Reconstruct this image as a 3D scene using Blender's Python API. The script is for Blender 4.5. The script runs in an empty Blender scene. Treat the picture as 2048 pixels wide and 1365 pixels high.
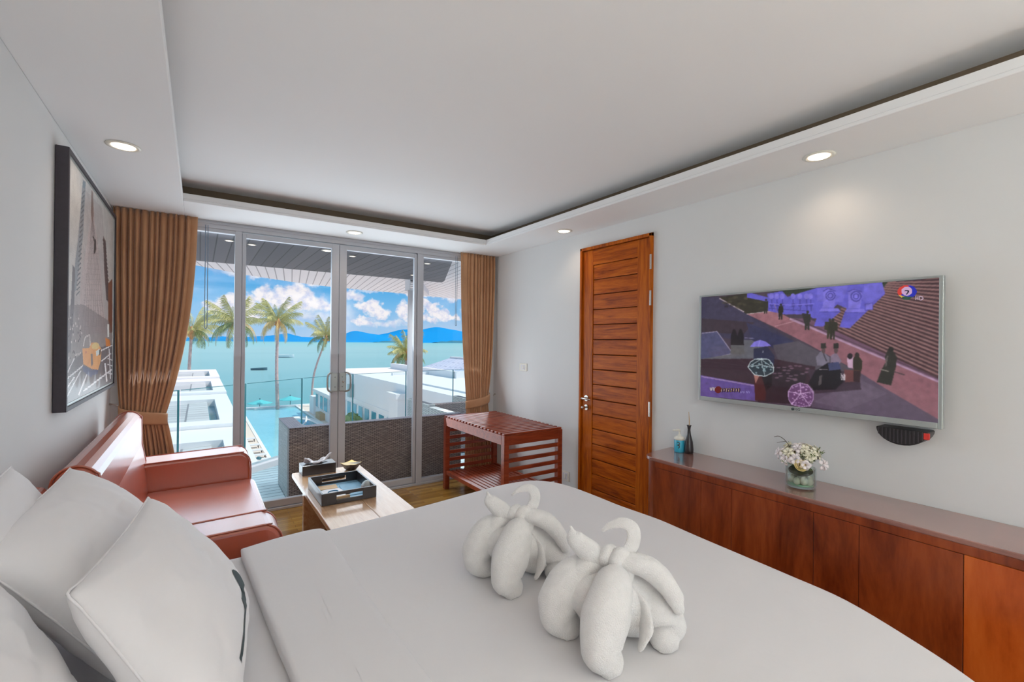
import bpy, bmesh, math, random
import numpy as np
from mathutils import Vector, Matrix, noise
random.seed(7)
PI = math.pi
SC = bpy.context.scene
COL = SC.collection

# ------------------------------------------------------------------ camera
CAM_H = 1.55
F_PX, YAW, PITCH, ROLL = 918.945, .5977, .0017, .0102
def cam_axes():
    F = Vector((math.sin(YAW)*math.cos(PITCH), math.cos(YAW)*math.cos(PITCH), math.sin(PITCH)))
    r0 = Vector((math.cos(YAW), -math.sin(YAW), 0)); u0 = r0.cross(F)
    r = r0*math.cos(ROLL)+u0*math.sin(ROLL); u = -r0*math.sin(ROLL)+u0*math.cos(ROLL)
    return F, r, u
_F, _R, _U = cam_axes()
cd = bpy.data.cameras.new('camera'); cam = bpy.data.objects.new('camera', cd); COL.objects.link(cam)
cd.sensor_width = 36; cd.lens = F_PX/2048*36; cd.clip_start = .02; cd.clip_end = 20000
M = Matrix((( _R.x, _U.x, -_F.x, 0), (_R.y, _U.y, -_F.y, 0), (_R.z, _U.z, -_F.z, CAM_H), (0, 0, 0, 1)))
cam.matrix_world = M
SC.camera = cam
SC.view_settings.view_transform = 'Standard'; SC.view_settings.look = 'None'
SC.view_settings.exposure = 0.0; SC.view_settings.gamma = 1.0; SC.view_settings.use_curve_mapping = False

def srgb(r, g, b):
    def c(x):
        x = x/255.
        return x/12.92 if x <= .04045 else ((x+.055)/1.055)**2.4
    return (c(r), c(g), c(b))

# ------------------------------------------------------------------ sky
def build_world():
    w = bpy.data.worlds.new('tropical_sky'); SC.world = w; w.use_nodes = True
    nt = w.node_tree; N = nt.nodes; L = nt.links; N.clear()
    def math_(op, a, b=None, clamp=False):
        n = N.new('ShaderNodeMath'); n.operation = op; n.use_clamp = clamp
        for i, v in enumerate((a, b)):
            if v is None: continue
            if isinstance(v, (int, float)): n.inputs[i].default_value = v
            else: L.new(v, n.inputs[i])
        return n.outputs[0]
    tc = N.new('ShaderNodeTexCoord'); sep = N.new('ShaderNodeSeparateXYZ'); L.new(tc.outputs['Generated'], sep.inputs[0])
    X, Y, Zc = sep.outputs
    ysafe = math_('MAXIMUM', Y, .05)
    px = math_('DIVIDE', X, ysafe); pz = math_('DIVIDE', Zc, ysafe)
    comb = N.new('ShaderNodeCombineXYZ'); L.new(px, comb.inputs[0]); L.new(pz, comb.inputs[1])
    def ns(scale, detail, dist=0, rough=.55):
        n = N.new('ShaderNodeTexNoise'); n.inputs['Scale'].default_value = scale
        n.inputs['Detail'].default_value = detail; n.inputs['Roughness'].default_value = rough
        n.inputs['Distortion'].default_value = dist
        L.new(comb.outputs[0], n.inputs['Vector']); return n
    n1 = ns(22, 5); n2 = ns(60, 4)
    s1 = N.new('ShaderNodeSeparateColor'); L.new(n1.outputs['Color'], s1.inputs[0])
    s2 = N.new('ShaderNodeSeparateColor'); L.new(n2.outputs['Color'], s2.inputs[0])
    dx = math_('ADD', math_('MULTIPLY', math_('SUBTRACT', s1.outputs[0], .5), .07), math_('MULTIPLY', math_('SUBTRACT', s2.outputs[0], .5), .03))
    dz = math_('ADD', math_('MULTIPLY', math_('SUBTRACT', s1.outputs[1], .5), .05), math_('MULTIPLY', math_('SUBTRACT', s2.outputs[1], .5), .02))
    qx = math_('ADD', px, dx); qz = math_('ADD', pz, dz)
    # cumulus banks: (x/y, z/y, half width, half height, strength) of directions in the sky
    C = [(.043,.068,.020,.016,1),(.052,.056,.034,.016,1),(.026,.060,.018,.012,.9),(.082,.075,.016,.014,1),(.085,.052,.020,.016,1),(.066,.040,.03,.010,.7),
         (.099,.088,.012,.016,.9),(.128,.078,.034,.015,1),(.165,.088,.028,.018,1),(.180,.080,.040,.018,1),(.215,.072,.03,.013,.7),(.15,.064,.05,.012,.8),
         (.185,.045,.05,.014,.45),(.245,.06,.03,.03,.4),(.272,.098,.02,.012,.7),(.300,.077,.024,.012,1),(.322,.066,.022,.012,.95),(.292,.046,.03,.008,.8),(.35,.04,.05,.009,.5),
         (.385,.068,.016,.018,1),(.398,.075,.022,.016,.9),(.432,.087,.016,.010,1),(.455,.074,.020,.012,1),(.478,.066,.022,.012,1),(.50,.058,.022,.010,.9),(.45,.052,.03,.008,.7),
         (.42,.110,.05,.008,.7),(.49,.108,.03,.010,.8),(.33,.113,.05,.007,.5),(.11,.125,.05,.009,.75),(.17,.121,.05,.007,.7),(.06,.13,.04,.010,.5),
         (.60,.08,.06,.02,.9),(-.15,.07,.08,.02,.9),(.8,.1,.1,.03,.8),(-.4,.1,.12,.03,.8)]
    tot = None
    for cx, cz, rx, rz, s in C:
        a = math_('DIVIDE', math_('SUBTRACT', qx, cx), rx*1.25); b = math_('DIVIDE', math_('SUBTRACT', qz, cz), rz*1.35)
        d = math_('ADD', math_('MULTIPLY', a, a), math_('MULTIPLY', b, b))
        m = math_('MULTIPLY', math_('SUBTRACT', 1.0, d, clamp=True), s)
        tot = m if tot is None else math_('MAXIMUM', tot, m)
    sm = N.new('ShaderNodeMapRange'); sm.interpolation_type = 'SMOOTHSTEP'; L.new(tot, sm.inputs[0])
    sm.inputs[1].default_value = 0; sm.inputs[2].default_value = .75; sm.inputs[3].default_value = 0; sm.inputs[4].default_value = 1
    # thin veil
    nv = ns(7, 6, .6); vr = N.new('ShaderNodeMapRange'); L.new(nv.outputs['Fac'], vr.inputs[0])
    vr.inputs[1].default_value = .42; vr.inputs[2].default_value = .8; vr.inputs[3].default_value = 0; vr.inputs[4].default_value = .55
    ramp = N.new('ShaderNodeValToRGB'); L.new(Zc, ramp.inputs[0]); cr = ramp.color_ramp
    cr.elements[0].position = 0.0; cr.elements[0].color = (*srgb(176,206,236), 1)
    cr.elements[1].position = 1.0; cr.elements[1].color = (*srgb(170,198,222), 1)
    for p, c in ((.03, srgb(158,200,236)), (.07, srgb(120,188,236)), (.10, srgb(92,176,232)), (.16, srgb(84,160,224)), (.35, srgb(150, 190, 222))):
        e = cr.elements.new(p); e.color = (*c, 1)
    mv = N.new('ShaderNodeMixRGB'); L.new(vr.outputs[0], mv.inputs[0]); L.new(ramp.outputs[0], mv.inputs[1]); mv.inputs[2].default_value = (*srgb(214,222,244), 1)
    cn = N.new('ShaderNodeValToRGB'); L.new(n2.outputs['Fac'], cn.inputs[0])
    cn.color_ramp.elements[0].position = .35; cn.color_ramp.elements[0].color = (*srgb(205,210,236), 1)
    cn.color_ramp.elements[1].position = .55; cn.color_ramp.elements[1].color = (*srgb(250,244,246), 1)
    mc = N.new('ShaderNodeMixRGB'); L.new(sm.outputs[0], mc.inputs[0]); L.new(mv.outputs[0], mc.inputs[1]); L.new(cn.outputs[0], mc.inputs[2])
    bg = N.new('ShaderNodeBackground'); L.new(mc.outputs[0], bg.inputs[0]); bg.inputs[1].default_value = 1.0
    out = N.new('ShaderNodeOutputWorld'); L.new(bg.outputs[0], out.inputs[0])
build_world()

def lamp(name, kind, loc, energy, color=(1, 1, 1), rot=None, **kw):
    d = bpy.data.lights.new(name, kind); d.energy = energy; d.color = color
    for k, v in kw.items(): setattr(d, k, v)
    o = bpy.data.objects.new(name, d); o.location = loc
    if rot is not None: o.rotation_euler = rot
    COL.objects.link(o); return o
sun = lamp('sun', 'SUN', (20, -20, 40), 3.7, srgb(255, 243, 234), angle=.009)
sun.rotation_euler = Vector((.62, -.30, .95)).to_track_quat('Z', 'Y').to_euler()
# unseen fill lamps added behind the camera and just inside the front glass
lamp('rear_fill', 'AREA', (1.2, -2.75, 1.5), 11, srgb(248, 253, 248), rot=(PI/2, 0, 0), shape='RECTANGLE', size=3.0, size_y=2.0)  # added in front of the invented rear window to brighten the room
lamp('front_glass_fill', 'AREA', (1.12, 4.60, 1.30), 37, srgb(232, 246, 255), rot=(-PI/2-.42, 0, 0), shape='RECTANGLE', size=3.1, size_y=2.3)  # added inside the glass to boost the daylight from outside
lamp('left_wall_fill', 'AREA', (-.50, -1.75, 1.45), 12, srgb(248, 253, 248), rot=(PI/2, 0, -PI/2), shape='RECTANGLE', size=2.0, size_y=1.8)  # added fill, no window known on this wall
lamp('ceiling_fill', 'SPOT', (-.40, -1.9, 1.55), 255, srgb(248, 250, 244), rot=(PI*.93, .12, 0), spot_size=2.6, spot_blend=1.0, shadow_soft_size=.12)  # both spots are unseen, added to throw light up at the ceiling
lamp('ceiling_fill', 'SPOT', (2.6, -2.3, 1.55), 255, srgb(248, 250, 244), rot=(PI*.93, -.12, 0), spot_size=2.6, spot_blend=1.0, shadow_soft_size=.12)
DOWN_W = .8

# ------------------------------------------------------------------ materials
MATS = {}
def new_mat(name):
    m = bpy.data.materials.new(name); m.use_nodes = True
    nt = m.node_tree; b = nt.nodes['Principled BSDF']; MATS[name] = m
    return m, nt, b
def setp(b, **kw):
    names = dict(color='Base Color', rough='Roughness', metal='Metallic', coat='Coat Weight', coatr='Coat Roughness', spec='Specular IOR Level',
                 trans='Transmission Weight', ior='IOR', sheen='Sheen Weight', emis='Emission Strength', emc='Emission Color', sss='Subsurface Weight', coatior='Coat IOR')
    for k, v in kw.items():
        i = b.inputs[names[k]]
        i.default_value = (*v, 1) if isinstance(v, tuple) and len(v) == 3 else v
def coords(nt, scale=(1, 1, 1), rot=(0, 0, 0), kind='Object'):
    tc = nt.nodes.new('ShaderNodeTexCoord'); mp = nt.nodes.new('ShaderNodeMapping')
    mp.inputs['Scale'].default_value = scale; mp.inputs['Rotation'].default_value = rot
    nt.links.new(tc.outputs[kind], mp.inputs[0]); return mp.outputs[0]
def noise_node(nt, vec, scale, detail=4, rough=.5, dist=0):
    n = nt.nodes.new('ShaderNodeTexNoise'); n.inputs['Scale'].default_value = scale; n.inputs['Detail'].default_value = detail
    n.inputs['Roughness'].default_value = rough; n.inputs['Distortion'].default_value = dist
    if vec is not None: nt.links.new(vec, n.inputs['Vector'])
    return n
def ramp_node(nt, fac, stops):
    r = nt.nodes.new('ShaderNodeValToRGB'); nt.links.new(fac, r.inputs[0]); cr = r.color_ramp
    cr.elements[0].position = stops[0][0]; cr.elements[0].color = (*stops[0][1], 1)
    cr.elements[1].position = stops[-1][0]; cr.elements[1].color = (*stops[-1][1], 1)
    for p, c in stops[1:-1]:
        e = cr.elements.new(p); e.color = (*c, 1)
    return r
def bump(nt, b, height, strength=.3, dist=.01):
    n = nt.nodes.new('ShaderNodeBump'); n.inputs['Strength'].default_value = strength; n.inputs['Distance'].default_value = dist
    nt.links.new(height, n.inputs['Height']); nt.links.new(n.outputs[0], b.inputs['Normal'])
def plain(name, color, rough=.5, var=.06, vscale=3, bstr=0, bscale=200, bdist=.002, **kw):
    m, nt, b = new_mat(name); setp(b, rough=rough, **kw)
    v = coords(nt); n = noise_node(nt, v, vscale, 3)
    c = Vector(color)
    r = ramp_node(nt, n.outputs[0], [(.3, tuple(c*(1-var))), (.7, tuple(min(1, x) for x in c*(1+var)))])
    nt.links.new(r.outputs[0], b.inputs['Base Color'])
    if bstr:
        n2 = noise_node(nt, v, bscale, 3); bump(nt, b, n2.outputs[0], bstr, bdist)
    return m
def wood(name, dark, mid, light, axis='Y', scale=1.0, rough=.3, coat=.3, coatr=.15, stretch=14, detail=5, spec=.5):
    m, nt, b = new_mat(name); setp(b, rough=rough, coat=coat, coatr=coatr, spec=spec)
    s = [stretch*scale]*3; s['XYZ'.index(axis)] = 1.1*scale
    v = coords(nt, tuple(s)); n = noise_node(nt, v, 1.6, detail, .6, 1.2)
    v2 = coords(nt, tuple(x*5 for x in s)); n2 = noise_node(nt, v2, 2, 3, .6)
    mx = nt.nodes.new('ShaderNodeMath'); mx.operation = 'MULTIPLY_ADD'; nt.links.new(n2.outputs[0], mx.inputs[0]); mx.inputs[1].default_value = .35
    nt.links.new(n.outputs[0], mx.inputs[2])
    r = ramp_node(nt, mx.outputs[0], [(.45, dark), (.66, mid), (.9, light)])
    nt.links.new(r.outputs[0], b.inputs['Base Color']); bump(nt, b, mx.outputs[0], .12, .002)
    return m

wall_m = plain('wall_paint', srgb(227, 227, 226), .75, .015, 1.2, .05, 350, .001)
ceil_m = plain('ceiling_paint', srgb(243, 243, 243), .8, .01, 1)
cove_m = plain('cove_board', srgb(120, 104, 86), .9, .03, 3)  # brown put in to deepen the shade inside the cove
door_wood = wood('teak_door_wood', srgb(122, 48, 2), srgb(176, 84, 10), srgb(204, 108, 20), 'Y', 1.0, .35, .06, .14, spec=.16)
stile_wood = wood('teak_stile_wood', srgb(130, 54, 4), srgb(180, 88, 12), srgb(204, 112, 22), 'Z', 1.0, .35, .06, .14, spec=.16)
counter_wood = wood('counter_veneer', srgb(100, 36, 12), srgb(134, 56, 22), srgb(156, 72, 32), 'Z', .6, .26, .5, .10, 6)
counter_light = wood('counter_light_veneer', srgb(156, 62, 14), srgb(188, 84, 26), srgb(204, 102, 38), 'Z', .6, .26, .5, .10, 6)
counter_top = wood('counter_top_veneer', srgb(124, 80, 70), srgb(148, 102, 92), srgb(164, 118, 106), 'Y', .8, .2, .9, .08, 10)
rack_wood = wood('mahogany_slats', srgb(106, 38, 20), srgb(144, 60, 34), srgb(166, 76, 42), 'X', 1.2, .32, .28, .15)
table_wood = wood('ash_table_wood', srgb(186, 140, 100), srgb(206, 164, 124), srgb(220, 184, 146), 'Y', .7, .22, .5, .1)
leather = plain('tan_leather', srgb(178, 74, 38), .36, .08, 4, .15, 420, .0012, coat=1.0, coatr=.24, coatior=1.8)
linen = plain('white_linen', srgb(237, 233, 233), .8, .012, 2, .22, 11, .010, sheen=.2)
duvet_m = plain('white_duvet_cotton', srgb(224, 220, 220), .8, .012, 2, .22, 11, .010, sheen=.2)
sheet_m = plain('white_sheet', srgb(232, 228, 228), .8, .012, 2, .2, 12, .010, sheen=.2)
towel_m = plain('white_terry', srgb(240, 236, 233), .95, .03, 40, 1.0, 300, .004, sheen=.5)
alu = plain('white_aluminium', srgb(196, 198, 204), .4, .02, 2)
steel = plain('brushed_steel', srgb(206, 196, 186), .25, .03, 6, metal=1.0)
chrome_w = plain('plastic_white', srgb(238, 234, 222), .35, .01)
black_p = plain('black_plastic', srgb(30, 28, 30), .35, .05)
black_box = plain('black_lacquer', srgb(44, 38, 40), .3, .05, coat=.3)
frame_dark = plain('charcoal_frame', srgb(62, 56, 62), .55, .08, 60, .2, 500, .001)
bezel = plain('silver_bezel', srgb(176, 182, 180), .35, .02, metal=.5)
white_ext = plain('white_render', srgb(240, 236, 235), .7, .015, .3)
deck_pool = plain('pale_deck', srgb(232, 214, 200), .8, .03, .4)
dark_ceiling = wood('grey_stained_boards', srgb(70, 70, 76), srgb(92, 92, 98), srgb(108, 108, 112), 'Y', .5, .6, 0, .3, 10)
soffit_m = plain('white_soffit_boards', srgb(226, 222, 224), .7, .02, 1)
water_m = plain('pool_water', srgb(150, 214, 222), .12, .05, .3, .12, 5, .02, spec=.4)
mount_m = plain('hazy_blue_hills', srgb(24, 142, 206), 1, .10, .0012, spec=0.0)  # distance haze is mixed into the base colour
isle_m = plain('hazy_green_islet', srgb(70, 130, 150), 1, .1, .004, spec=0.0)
teal_glass = plain('teal_window_glass', srgb(72, 150, 172), .15, .15, .5)
umbrella_m = plain('turquoise_canvas', srgb(96, 200, 206), .8, .03)
trunk_m = plain('palm_bark', srgb(196, 172, 168), .9, .18, 3)
husk_m = plain('palm_husk', srgb(206, 150, 96), .9, .15, 3)
frond_a = plain('frond_olive', srgb(190, 186, 118), .55, .2, 1.5)
frond_b = plain('frond_green', srgb(128, 146, 84), .55, .2, 1.5)
frond_c = plain('frond_straw', srgb(224, 196, 130), .55, .15, 1.5)
shrub_m = plain('shrub_green', srgb(128, 150, 96), .8, .25, 2)
boat_m = plain('boat_white', srgb(246, 248, 248), .5, .02); boat_d = plain('boat_dark', srgb(86, 120, 134), .6, .05)
gold_m = plain('gilded_bowl', srgb(196, 164, 96), .3, .1, 20, metal=.6)
tan_m = plain('tan_card', srgb(206, 172, 130), .6, .05, 10); blue_card = plain('blue_card', srgb(120, 168, 196), .5, .15, 14); white_card = plain('white_card', srgb(226, 224, 228), .5, .03)
teal_ink = plain('teal_ink', srgb(70, 140, 180), .5, .08)
soap_m, _nt, _b = new_mat('blue_hand_gel'); setp(_b, color=srgb(60, 176, 206), rough=.08, coat=.5)
petal_m = plain('cream_petals', srgb(246, 240, 216), .6, .04, 20); rose_m = plain('yellow_rose', srgb(236, 214, 150), .6, .05, 20); pink_petal = plain('white_petals', srgb(250, 240, 240), .6, .02, 20)
leaf_m = plain('sprig_leaves', srgb(104, 124, 56), .5, .2, 30); twig_m = plain('brown_twig', srgb(84, 70, 56), .8, .1); stone_m = plain('white_pebble', srgb(222, 214, 200), .5, .04, 20)
for _m in (counter_top, table_wood): setp(_m.node_tree.nodes['Principled BSDF'], coatior=1.8)
ink = plain('dark_print', srgb(58, 70, 72), .7, .03)
bulb_m, _nt, _b = new_mat('downlight_glow'); setp(_b, color=(1, .9, .75), emis=1.6, emc=srgb(255, 236, 214))
dot_m, _nt, _b = new_mat('downlight_led'); setp(_b, color=(1, .9, .75), emis=2.4, emc=srgb(255, 246, 232))
rope_m = plain('grey_cord', srgb(120, 140, 160), .5, .02)
red_m = plain('red_tag', srgb(206, 50, 40), .5, .03)
grout_m = plain('dark_gap', srgb(60, 30, 12), .8, .05)
tabsteel = plain('rail_fitting', srgb(110, 150, 155), .3, .03, metal=.4)

def glass(name, tint, ior_f=.05):
    m = bpy.data.materials.new(name); m.use_nodes = True; nt = m.node_tree; nt.nodes.clear()
    lw = nt.nodes.new('ShaderNodeLayerWeight'); lw.inputs[0].default_value = .5
    p = nt.nodes.new('ShaderNodeMath'); p.operation = 'POWER'; nt.links.new(lw.outputs['Facing'], p.inputs[0]); p.inputs[1].default_value = 4.0
    ma = nt.nodes.new('ShaderNodeMath'); ma.operation = 'MULTIPLY_ADD'; nt.links.new(p.outputs[0], ma.inputs[0]); ma.inputs[1].default_value = .9; ma.inputs[2].default_value = ior_f
    tr = nt.nodes.new('ShaderNodeBsdfTransparent'); tr.inputs[0].default_value = (*tint, 1)
    gl = nt.nodes.new('ShaderNodeBsdfGlossy'); gl.inputs['Roughness'].default_value = .01; gl.inputs['Color'].default_value = (.9, .95, 1, 1)
    mx = nt.nodes.new('ShaderNodeMixShader'); nt.links.new(ma.outputs[0], mx.inputs[0]); nt.links.new(tr.outputs[0], mx.inputs[1]); nt.links.new(gl.outputs[0], mx.inputs[2])
    o = nt.nodes.new('ShaderNodeOutputMaterial'); nt.links.new(mx.outputs[0], o.inputs[0]); MATS[name] = m
    return m
pane_m = glass('window_glass', (.985, .995, 1.0), .014)
rail_glass = glass('railing_glass', (.93, .985, .985), .02)
vase_glass = glass('vase_glass', (.93, .98, .95), .04)
rail_edge = plain('railing_glass_edge', srgb(60, 130, 135), .2, .05)

def floor_mat():
    m, nt, b = new_mat('parquet'); setp(b, rough=.25, coat=.4, coatr=.12)
    v = coords(nt, (1, 1, 1), (0, 0, 0))
    br = nt.nodes.new('ShaderNodeTexBrick'); nt.links.new(v, br.inputs[0])
    br.inputs['Scale'].default_value = 1; br.inputs['Brick Width'].default_value = .45; br.inputs['Row Height'].default_value = .045; br.inputs['Mortar Size'].default_value = .0008
    br.inputs['Color1'].default_value = (*srgb(176, 134, 62), 1); br.inputs['Color2'].default_value = (*srgb(134, 92, 34), 1); br.inputs['Mortar'].default_value = (*srgb(90, 60, 24), 1)
    v2 = coords(nt, (3, 40, 1)); n = noise_node(nt, v2, 2, 4)
    mx = nt.nodes.new('ShaderNodeMixRGB'); mx.blend_type = 'OVERLAY'; mx.inputs[0].default_value = .35
    nt.links.new(br.outputs[0], mx.inputs[1]); nt.links.new(n.outputs[0], mx.inputs[2]); nt.links.new(mx.outputs[0], b.inputs['Base Color'])
    return m
parquet = floor_mat()
def boards_mat(name, c1, c2, gap, width, axis_rot, mort=.006, rough=.6):
    m, nt, b = new_mat(name); setp(b, rough=rough)
    v = coords(nt, (1, 1, 1), (0, 0, axis_rot))
    br = nt.nodes.new('ShaderNodeTexBrick'); nt.links.new(v, br.inputs[0]); br.inputs['Scale'].default_value = 1
    br.inputs['Brick Width'].default_value = 30; br.inputs['Row Height'].default_value = width; br.inputs['Mortar Size'].default_value = mort
    br.inputs['Color1'].default_value = (*c1, 1); br.inputs['Color2'].default_value = (*c2, 1); br.inputs['Mortar'].default_value = (*gap, 1)
    nt.links.new(br.outputs[0], b.inputs['Base Color']); return m
deck_m = boards_mat('balcony_deck_boards', srgb(196, 218, 224), srgb(178, 204, 212), srgb(90, 118, 128), .10, 0)
dark_boards = boards_mat('dark_ceiling_boards', srgb(106, 104, 110), srgb(88, 88, 96), srgb(50, 50, 56), .13, PI/2)
soffit_boards = boards_mat('white_ceiling_boards', srgb(244, 238, 238), srgb(238, 234, 236), srgb(170, 164, 168), .12, PI/2+.15, .008)
def brick_mat(name, c1, c2, mor, bw, rh, ms, rot=(0, 0, 0), rough=.7, bstr=.4, kind='Object', spec=.3, yz=False):
    m, nt, b = new_mat(name); setp(b, rough=rough, spec=spec)
    v = coords(nt, (1, 1, 1), rot, kind)
    if yz:
        sp = nt.nodes.new('ShaderNodeSeparateXYZ'); cb = nt.nodes.new('ShaderNodeCombineXYZ'); nt.links.new(v, sp.inputs[0])
        nt.links.new(sp.outputs[1], cb.inputs[0]); nt.links.new(sp.outputs[2], cb.inputs[1]); v = cb.outputs[0]
    br = nt.nodes.new('ShaderNodeTexBrick'); nt.links.new(v, br.inputs[0]); br.inputs['Scale'].default_value = 1
    br.inputs['Brick Width'].default_value = bw; br.inputs['Row Height'].default_value = rh; br.inputs['Mortar Size'].default_value = ms; br.inputs['Mortar Smooth'].default_value = .4
    br.inputs['Color1'].default_value = (*c1, 1); br.inputs['Color2'].default_value = (*c2, 1); br.inputs['Mortar'].default_value = (*mor, 1)
    nt.links.new(br.outputs[0], b.inputs['Base Color'])
    inv = nt.nodes.new('ShaderNodeMath'); inv.operation = 'SUBTRACT'; inv.inputs[0].default_value = 1; nt.links.new(br.outputs[1], inv.inputs[1])
    bump(nt, b, inv.outputs[0], bstr, .01); return m
shingle_m = brick_mat('grey_shingles', srgb(206, 206, 206), srgb(184, 184, 186), srgb(140, 140, 144), .9, 1.5, .05, (0, 0, PI/2))
shingle_b = brick_mat('blue_grey_shingles', srgb(196, 204, 222), srgb(210, 214, 228), srgb(120, 134, 166), 3.0, .7, .05)
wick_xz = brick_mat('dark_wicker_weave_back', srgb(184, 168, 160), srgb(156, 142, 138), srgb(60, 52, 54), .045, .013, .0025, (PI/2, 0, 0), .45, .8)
wick_yz = brick_mat('lit_wicker_weave_side', srgb(226, 230, 226), srgb(206, 212, 208), srgb(80, 86, 88), .20, .013, .003, (0, 0, 0), .45, .8, yz=True)  # paler than the other weaves: light on the sides put into the colour
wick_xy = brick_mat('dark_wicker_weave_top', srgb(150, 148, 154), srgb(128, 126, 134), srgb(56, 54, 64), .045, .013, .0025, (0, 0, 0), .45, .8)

def curtain_mat():
    m, nt, b = new_mat('bronze_satin'); setp(b, rough=.55, sheen=.3)
    v = coords(nt, (1, 1, 1)); n = noise_node(nt, v, 3, 3); n2 = noise_node(nt, coords(nt, (500, 500, 40)), 1, 2)
    r = ramp_node(nt, n.outputs[0], [(.3, srgb(184, 132, 90)), (.7, srgb(204, 154, 112))]); nt.links.new(r.outputs[0], b.inputs['Base Color'])
    bump(nt, b, n2.outputs[0], .08, .001); return m
curtain_m = curtain_mat()
def sea_mat():
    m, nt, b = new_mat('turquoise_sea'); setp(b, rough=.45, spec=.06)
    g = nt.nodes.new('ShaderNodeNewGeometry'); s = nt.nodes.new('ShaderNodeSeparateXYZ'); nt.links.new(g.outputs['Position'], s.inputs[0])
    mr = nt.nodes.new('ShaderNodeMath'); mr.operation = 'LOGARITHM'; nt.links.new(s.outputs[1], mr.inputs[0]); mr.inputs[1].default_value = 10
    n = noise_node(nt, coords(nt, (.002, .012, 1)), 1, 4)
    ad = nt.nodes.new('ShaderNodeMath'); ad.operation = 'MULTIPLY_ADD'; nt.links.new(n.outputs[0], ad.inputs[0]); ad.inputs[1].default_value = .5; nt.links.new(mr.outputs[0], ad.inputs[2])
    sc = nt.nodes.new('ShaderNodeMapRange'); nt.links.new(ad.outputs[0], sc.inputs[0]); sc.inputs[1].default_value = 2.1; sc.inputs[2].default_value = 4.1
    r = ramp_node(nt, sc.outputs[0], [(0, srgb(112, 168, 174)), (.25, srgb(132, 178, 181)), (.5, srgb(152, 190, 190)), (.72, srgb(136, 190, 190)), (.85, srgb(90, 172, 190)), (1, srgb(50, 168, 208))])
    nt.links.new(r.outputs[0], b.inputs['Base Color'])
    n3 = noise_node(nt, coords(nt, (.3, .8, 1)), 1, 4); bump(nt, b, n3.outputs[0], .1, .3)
    return m
sea_m = sea_mat()
def attr_mat(name, emission=0.0, rough=.4, coat=0):
    m, nt, b = new_mat(name); a = nt.nodes.new('ShaderNodeAttribute'); a.attribute_name = 'picture'
    setp(b, rough=rough, coat=coat, coatr=.03)
    if emission:
        setp(b, color=(.01, .01, .012), emis=emission*.8); nt.links.new(a.outputs['Color'], b.inputs['Emission Color'])
    else: nt.links.new(a.outputs['Color'], b.inputs['Base Color'])
    return m

# ------------------------------------------------------------------ mesh helpers
def tag(o, label=None, cat=None, group=None, kind=None):
    if label: o['label'] = label
    if cat: o['category'] = cat
    if group: o['group'] = group
    if kind: o['kind'] = kind
    return o
def link(name, me, mat, parent=None, smooth=False):
    me.materials.append(mat)
    if smooth:
        for p in me.polygons: p.use_smooth = True
    o = bpy.data.objects.new(name, me); COL.objects.link(o)
    if parent: o.parent = parent
    return o
def obj(name, bm, mat, parent=None, smooth=False, origin=None, bevel=0, bseg=2, weighted=False):
    if origin is not None:
        bmesh.ops.translate(bm, verts=bm.verts, vec=-Vector(origin))
    bmesh.ops.recalc_face_normals(bm, faces=bm.faces)
    me = bpy.data.meshes.new(name); bm.to_mesh(me); bm.free()
    o = link(name, me, mat, parent, smooth)
    if origin is not None: o.location = origin
    if bevel:
        md = o.modifiers.new('bevel', 'BEVEL'); md.width = bevel; md.segments = bseg; md.limit_method = 'ANGLE'; md.angle_limit = .6
    return o
def thing(name, label, cat, loc=(0, 0, 0), rz=0, group=None, kind=None):
    o = bpy.data.objects.new(name, None); COL.objects.link(o); o.location = loc; o.rotation_euler = (0, 0, rz); o.empty_display_size = .1
    return tag(o, label, cat, group, kind)
def BM(): return bmesh.new()
def box(bm, x0, x1, y0, y1, z0, z1):
    vs = [bm.verts.new((x, y, z)) for x in (x0, x1) for y in (y0, y1) for z in (z0, z1)]
    for f in ((0, 1, 3, 2), (4, 6, 7, 5), (0, 4, 5, 1), (2, 3, 7, 6), (0, 2, 6, 4), (1, 5, 7, 3)): bm.faces.new([vs[i] for i in f])
    return bm
def bx(*a): return box(BM(), *a)
def prism(bm, pts, a0, a1, axis='Y'):
    """closed outline pts extruded along axis from a0 to a1; pts are in the two other axes in XYZ order"""
    def mk(p, a):
        if axis == 'X': return (a, p[0], p[1])
        if axis == 'Y': return (p[0], a, p[1])
        return (p[0], p[1], a)
    A = [bm.verts.new(mk(p, a0)) for p in pts]; B = [bm.verts.new(mk(p, a1)) for p in pts]; n = len(pts)
    bm.faces.new(A); bm.faces.new(B[::-1])
    for i in range(n): bm.faces.new((A[i], B[i], B[(i+1) % n], A[(i+1) % n]))
    return bm
def lathe(bm, prof, c=(0, 0, 0), seg=24, sx=1, sy=1):
    rings = []
    for r, z in prof:
        rings.append([bm.verts.new((c[0]+sx*r*math.cos(2*PI*i/seg), c[1]+sy*r*math.sin(2*PI*i/seg), c[2]+z)) for i in range(seg)])
    for a, b in zip(rings, rings[1:]):
        for i in range(seg): bm.faces.new((a[i], a[(i+1) % seg], b[(i+1) % seg], b[i]))
    bm.faces.new(rings[0][::-1]); bm.faces.new(rings[-1])
    return bm
def catmull(pts, n):
    P = [Vector(p) for p in pts]; P = [P[0]*2-P[1]]+P+[P[-1]*2-P[-2]]; out = []
    for i in range(1, len(P)-2):
        for k in range(n):
            t = k/n; a, b, c, d = P[i-1:i+3]
            out.append(.5*((2*b)+(-a+c)*t+(2*a-5*b+4*c-d)*t*t+(-a+3*b-3*c+d)*t**3))
    out.append(P[-2]); return out
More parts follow.
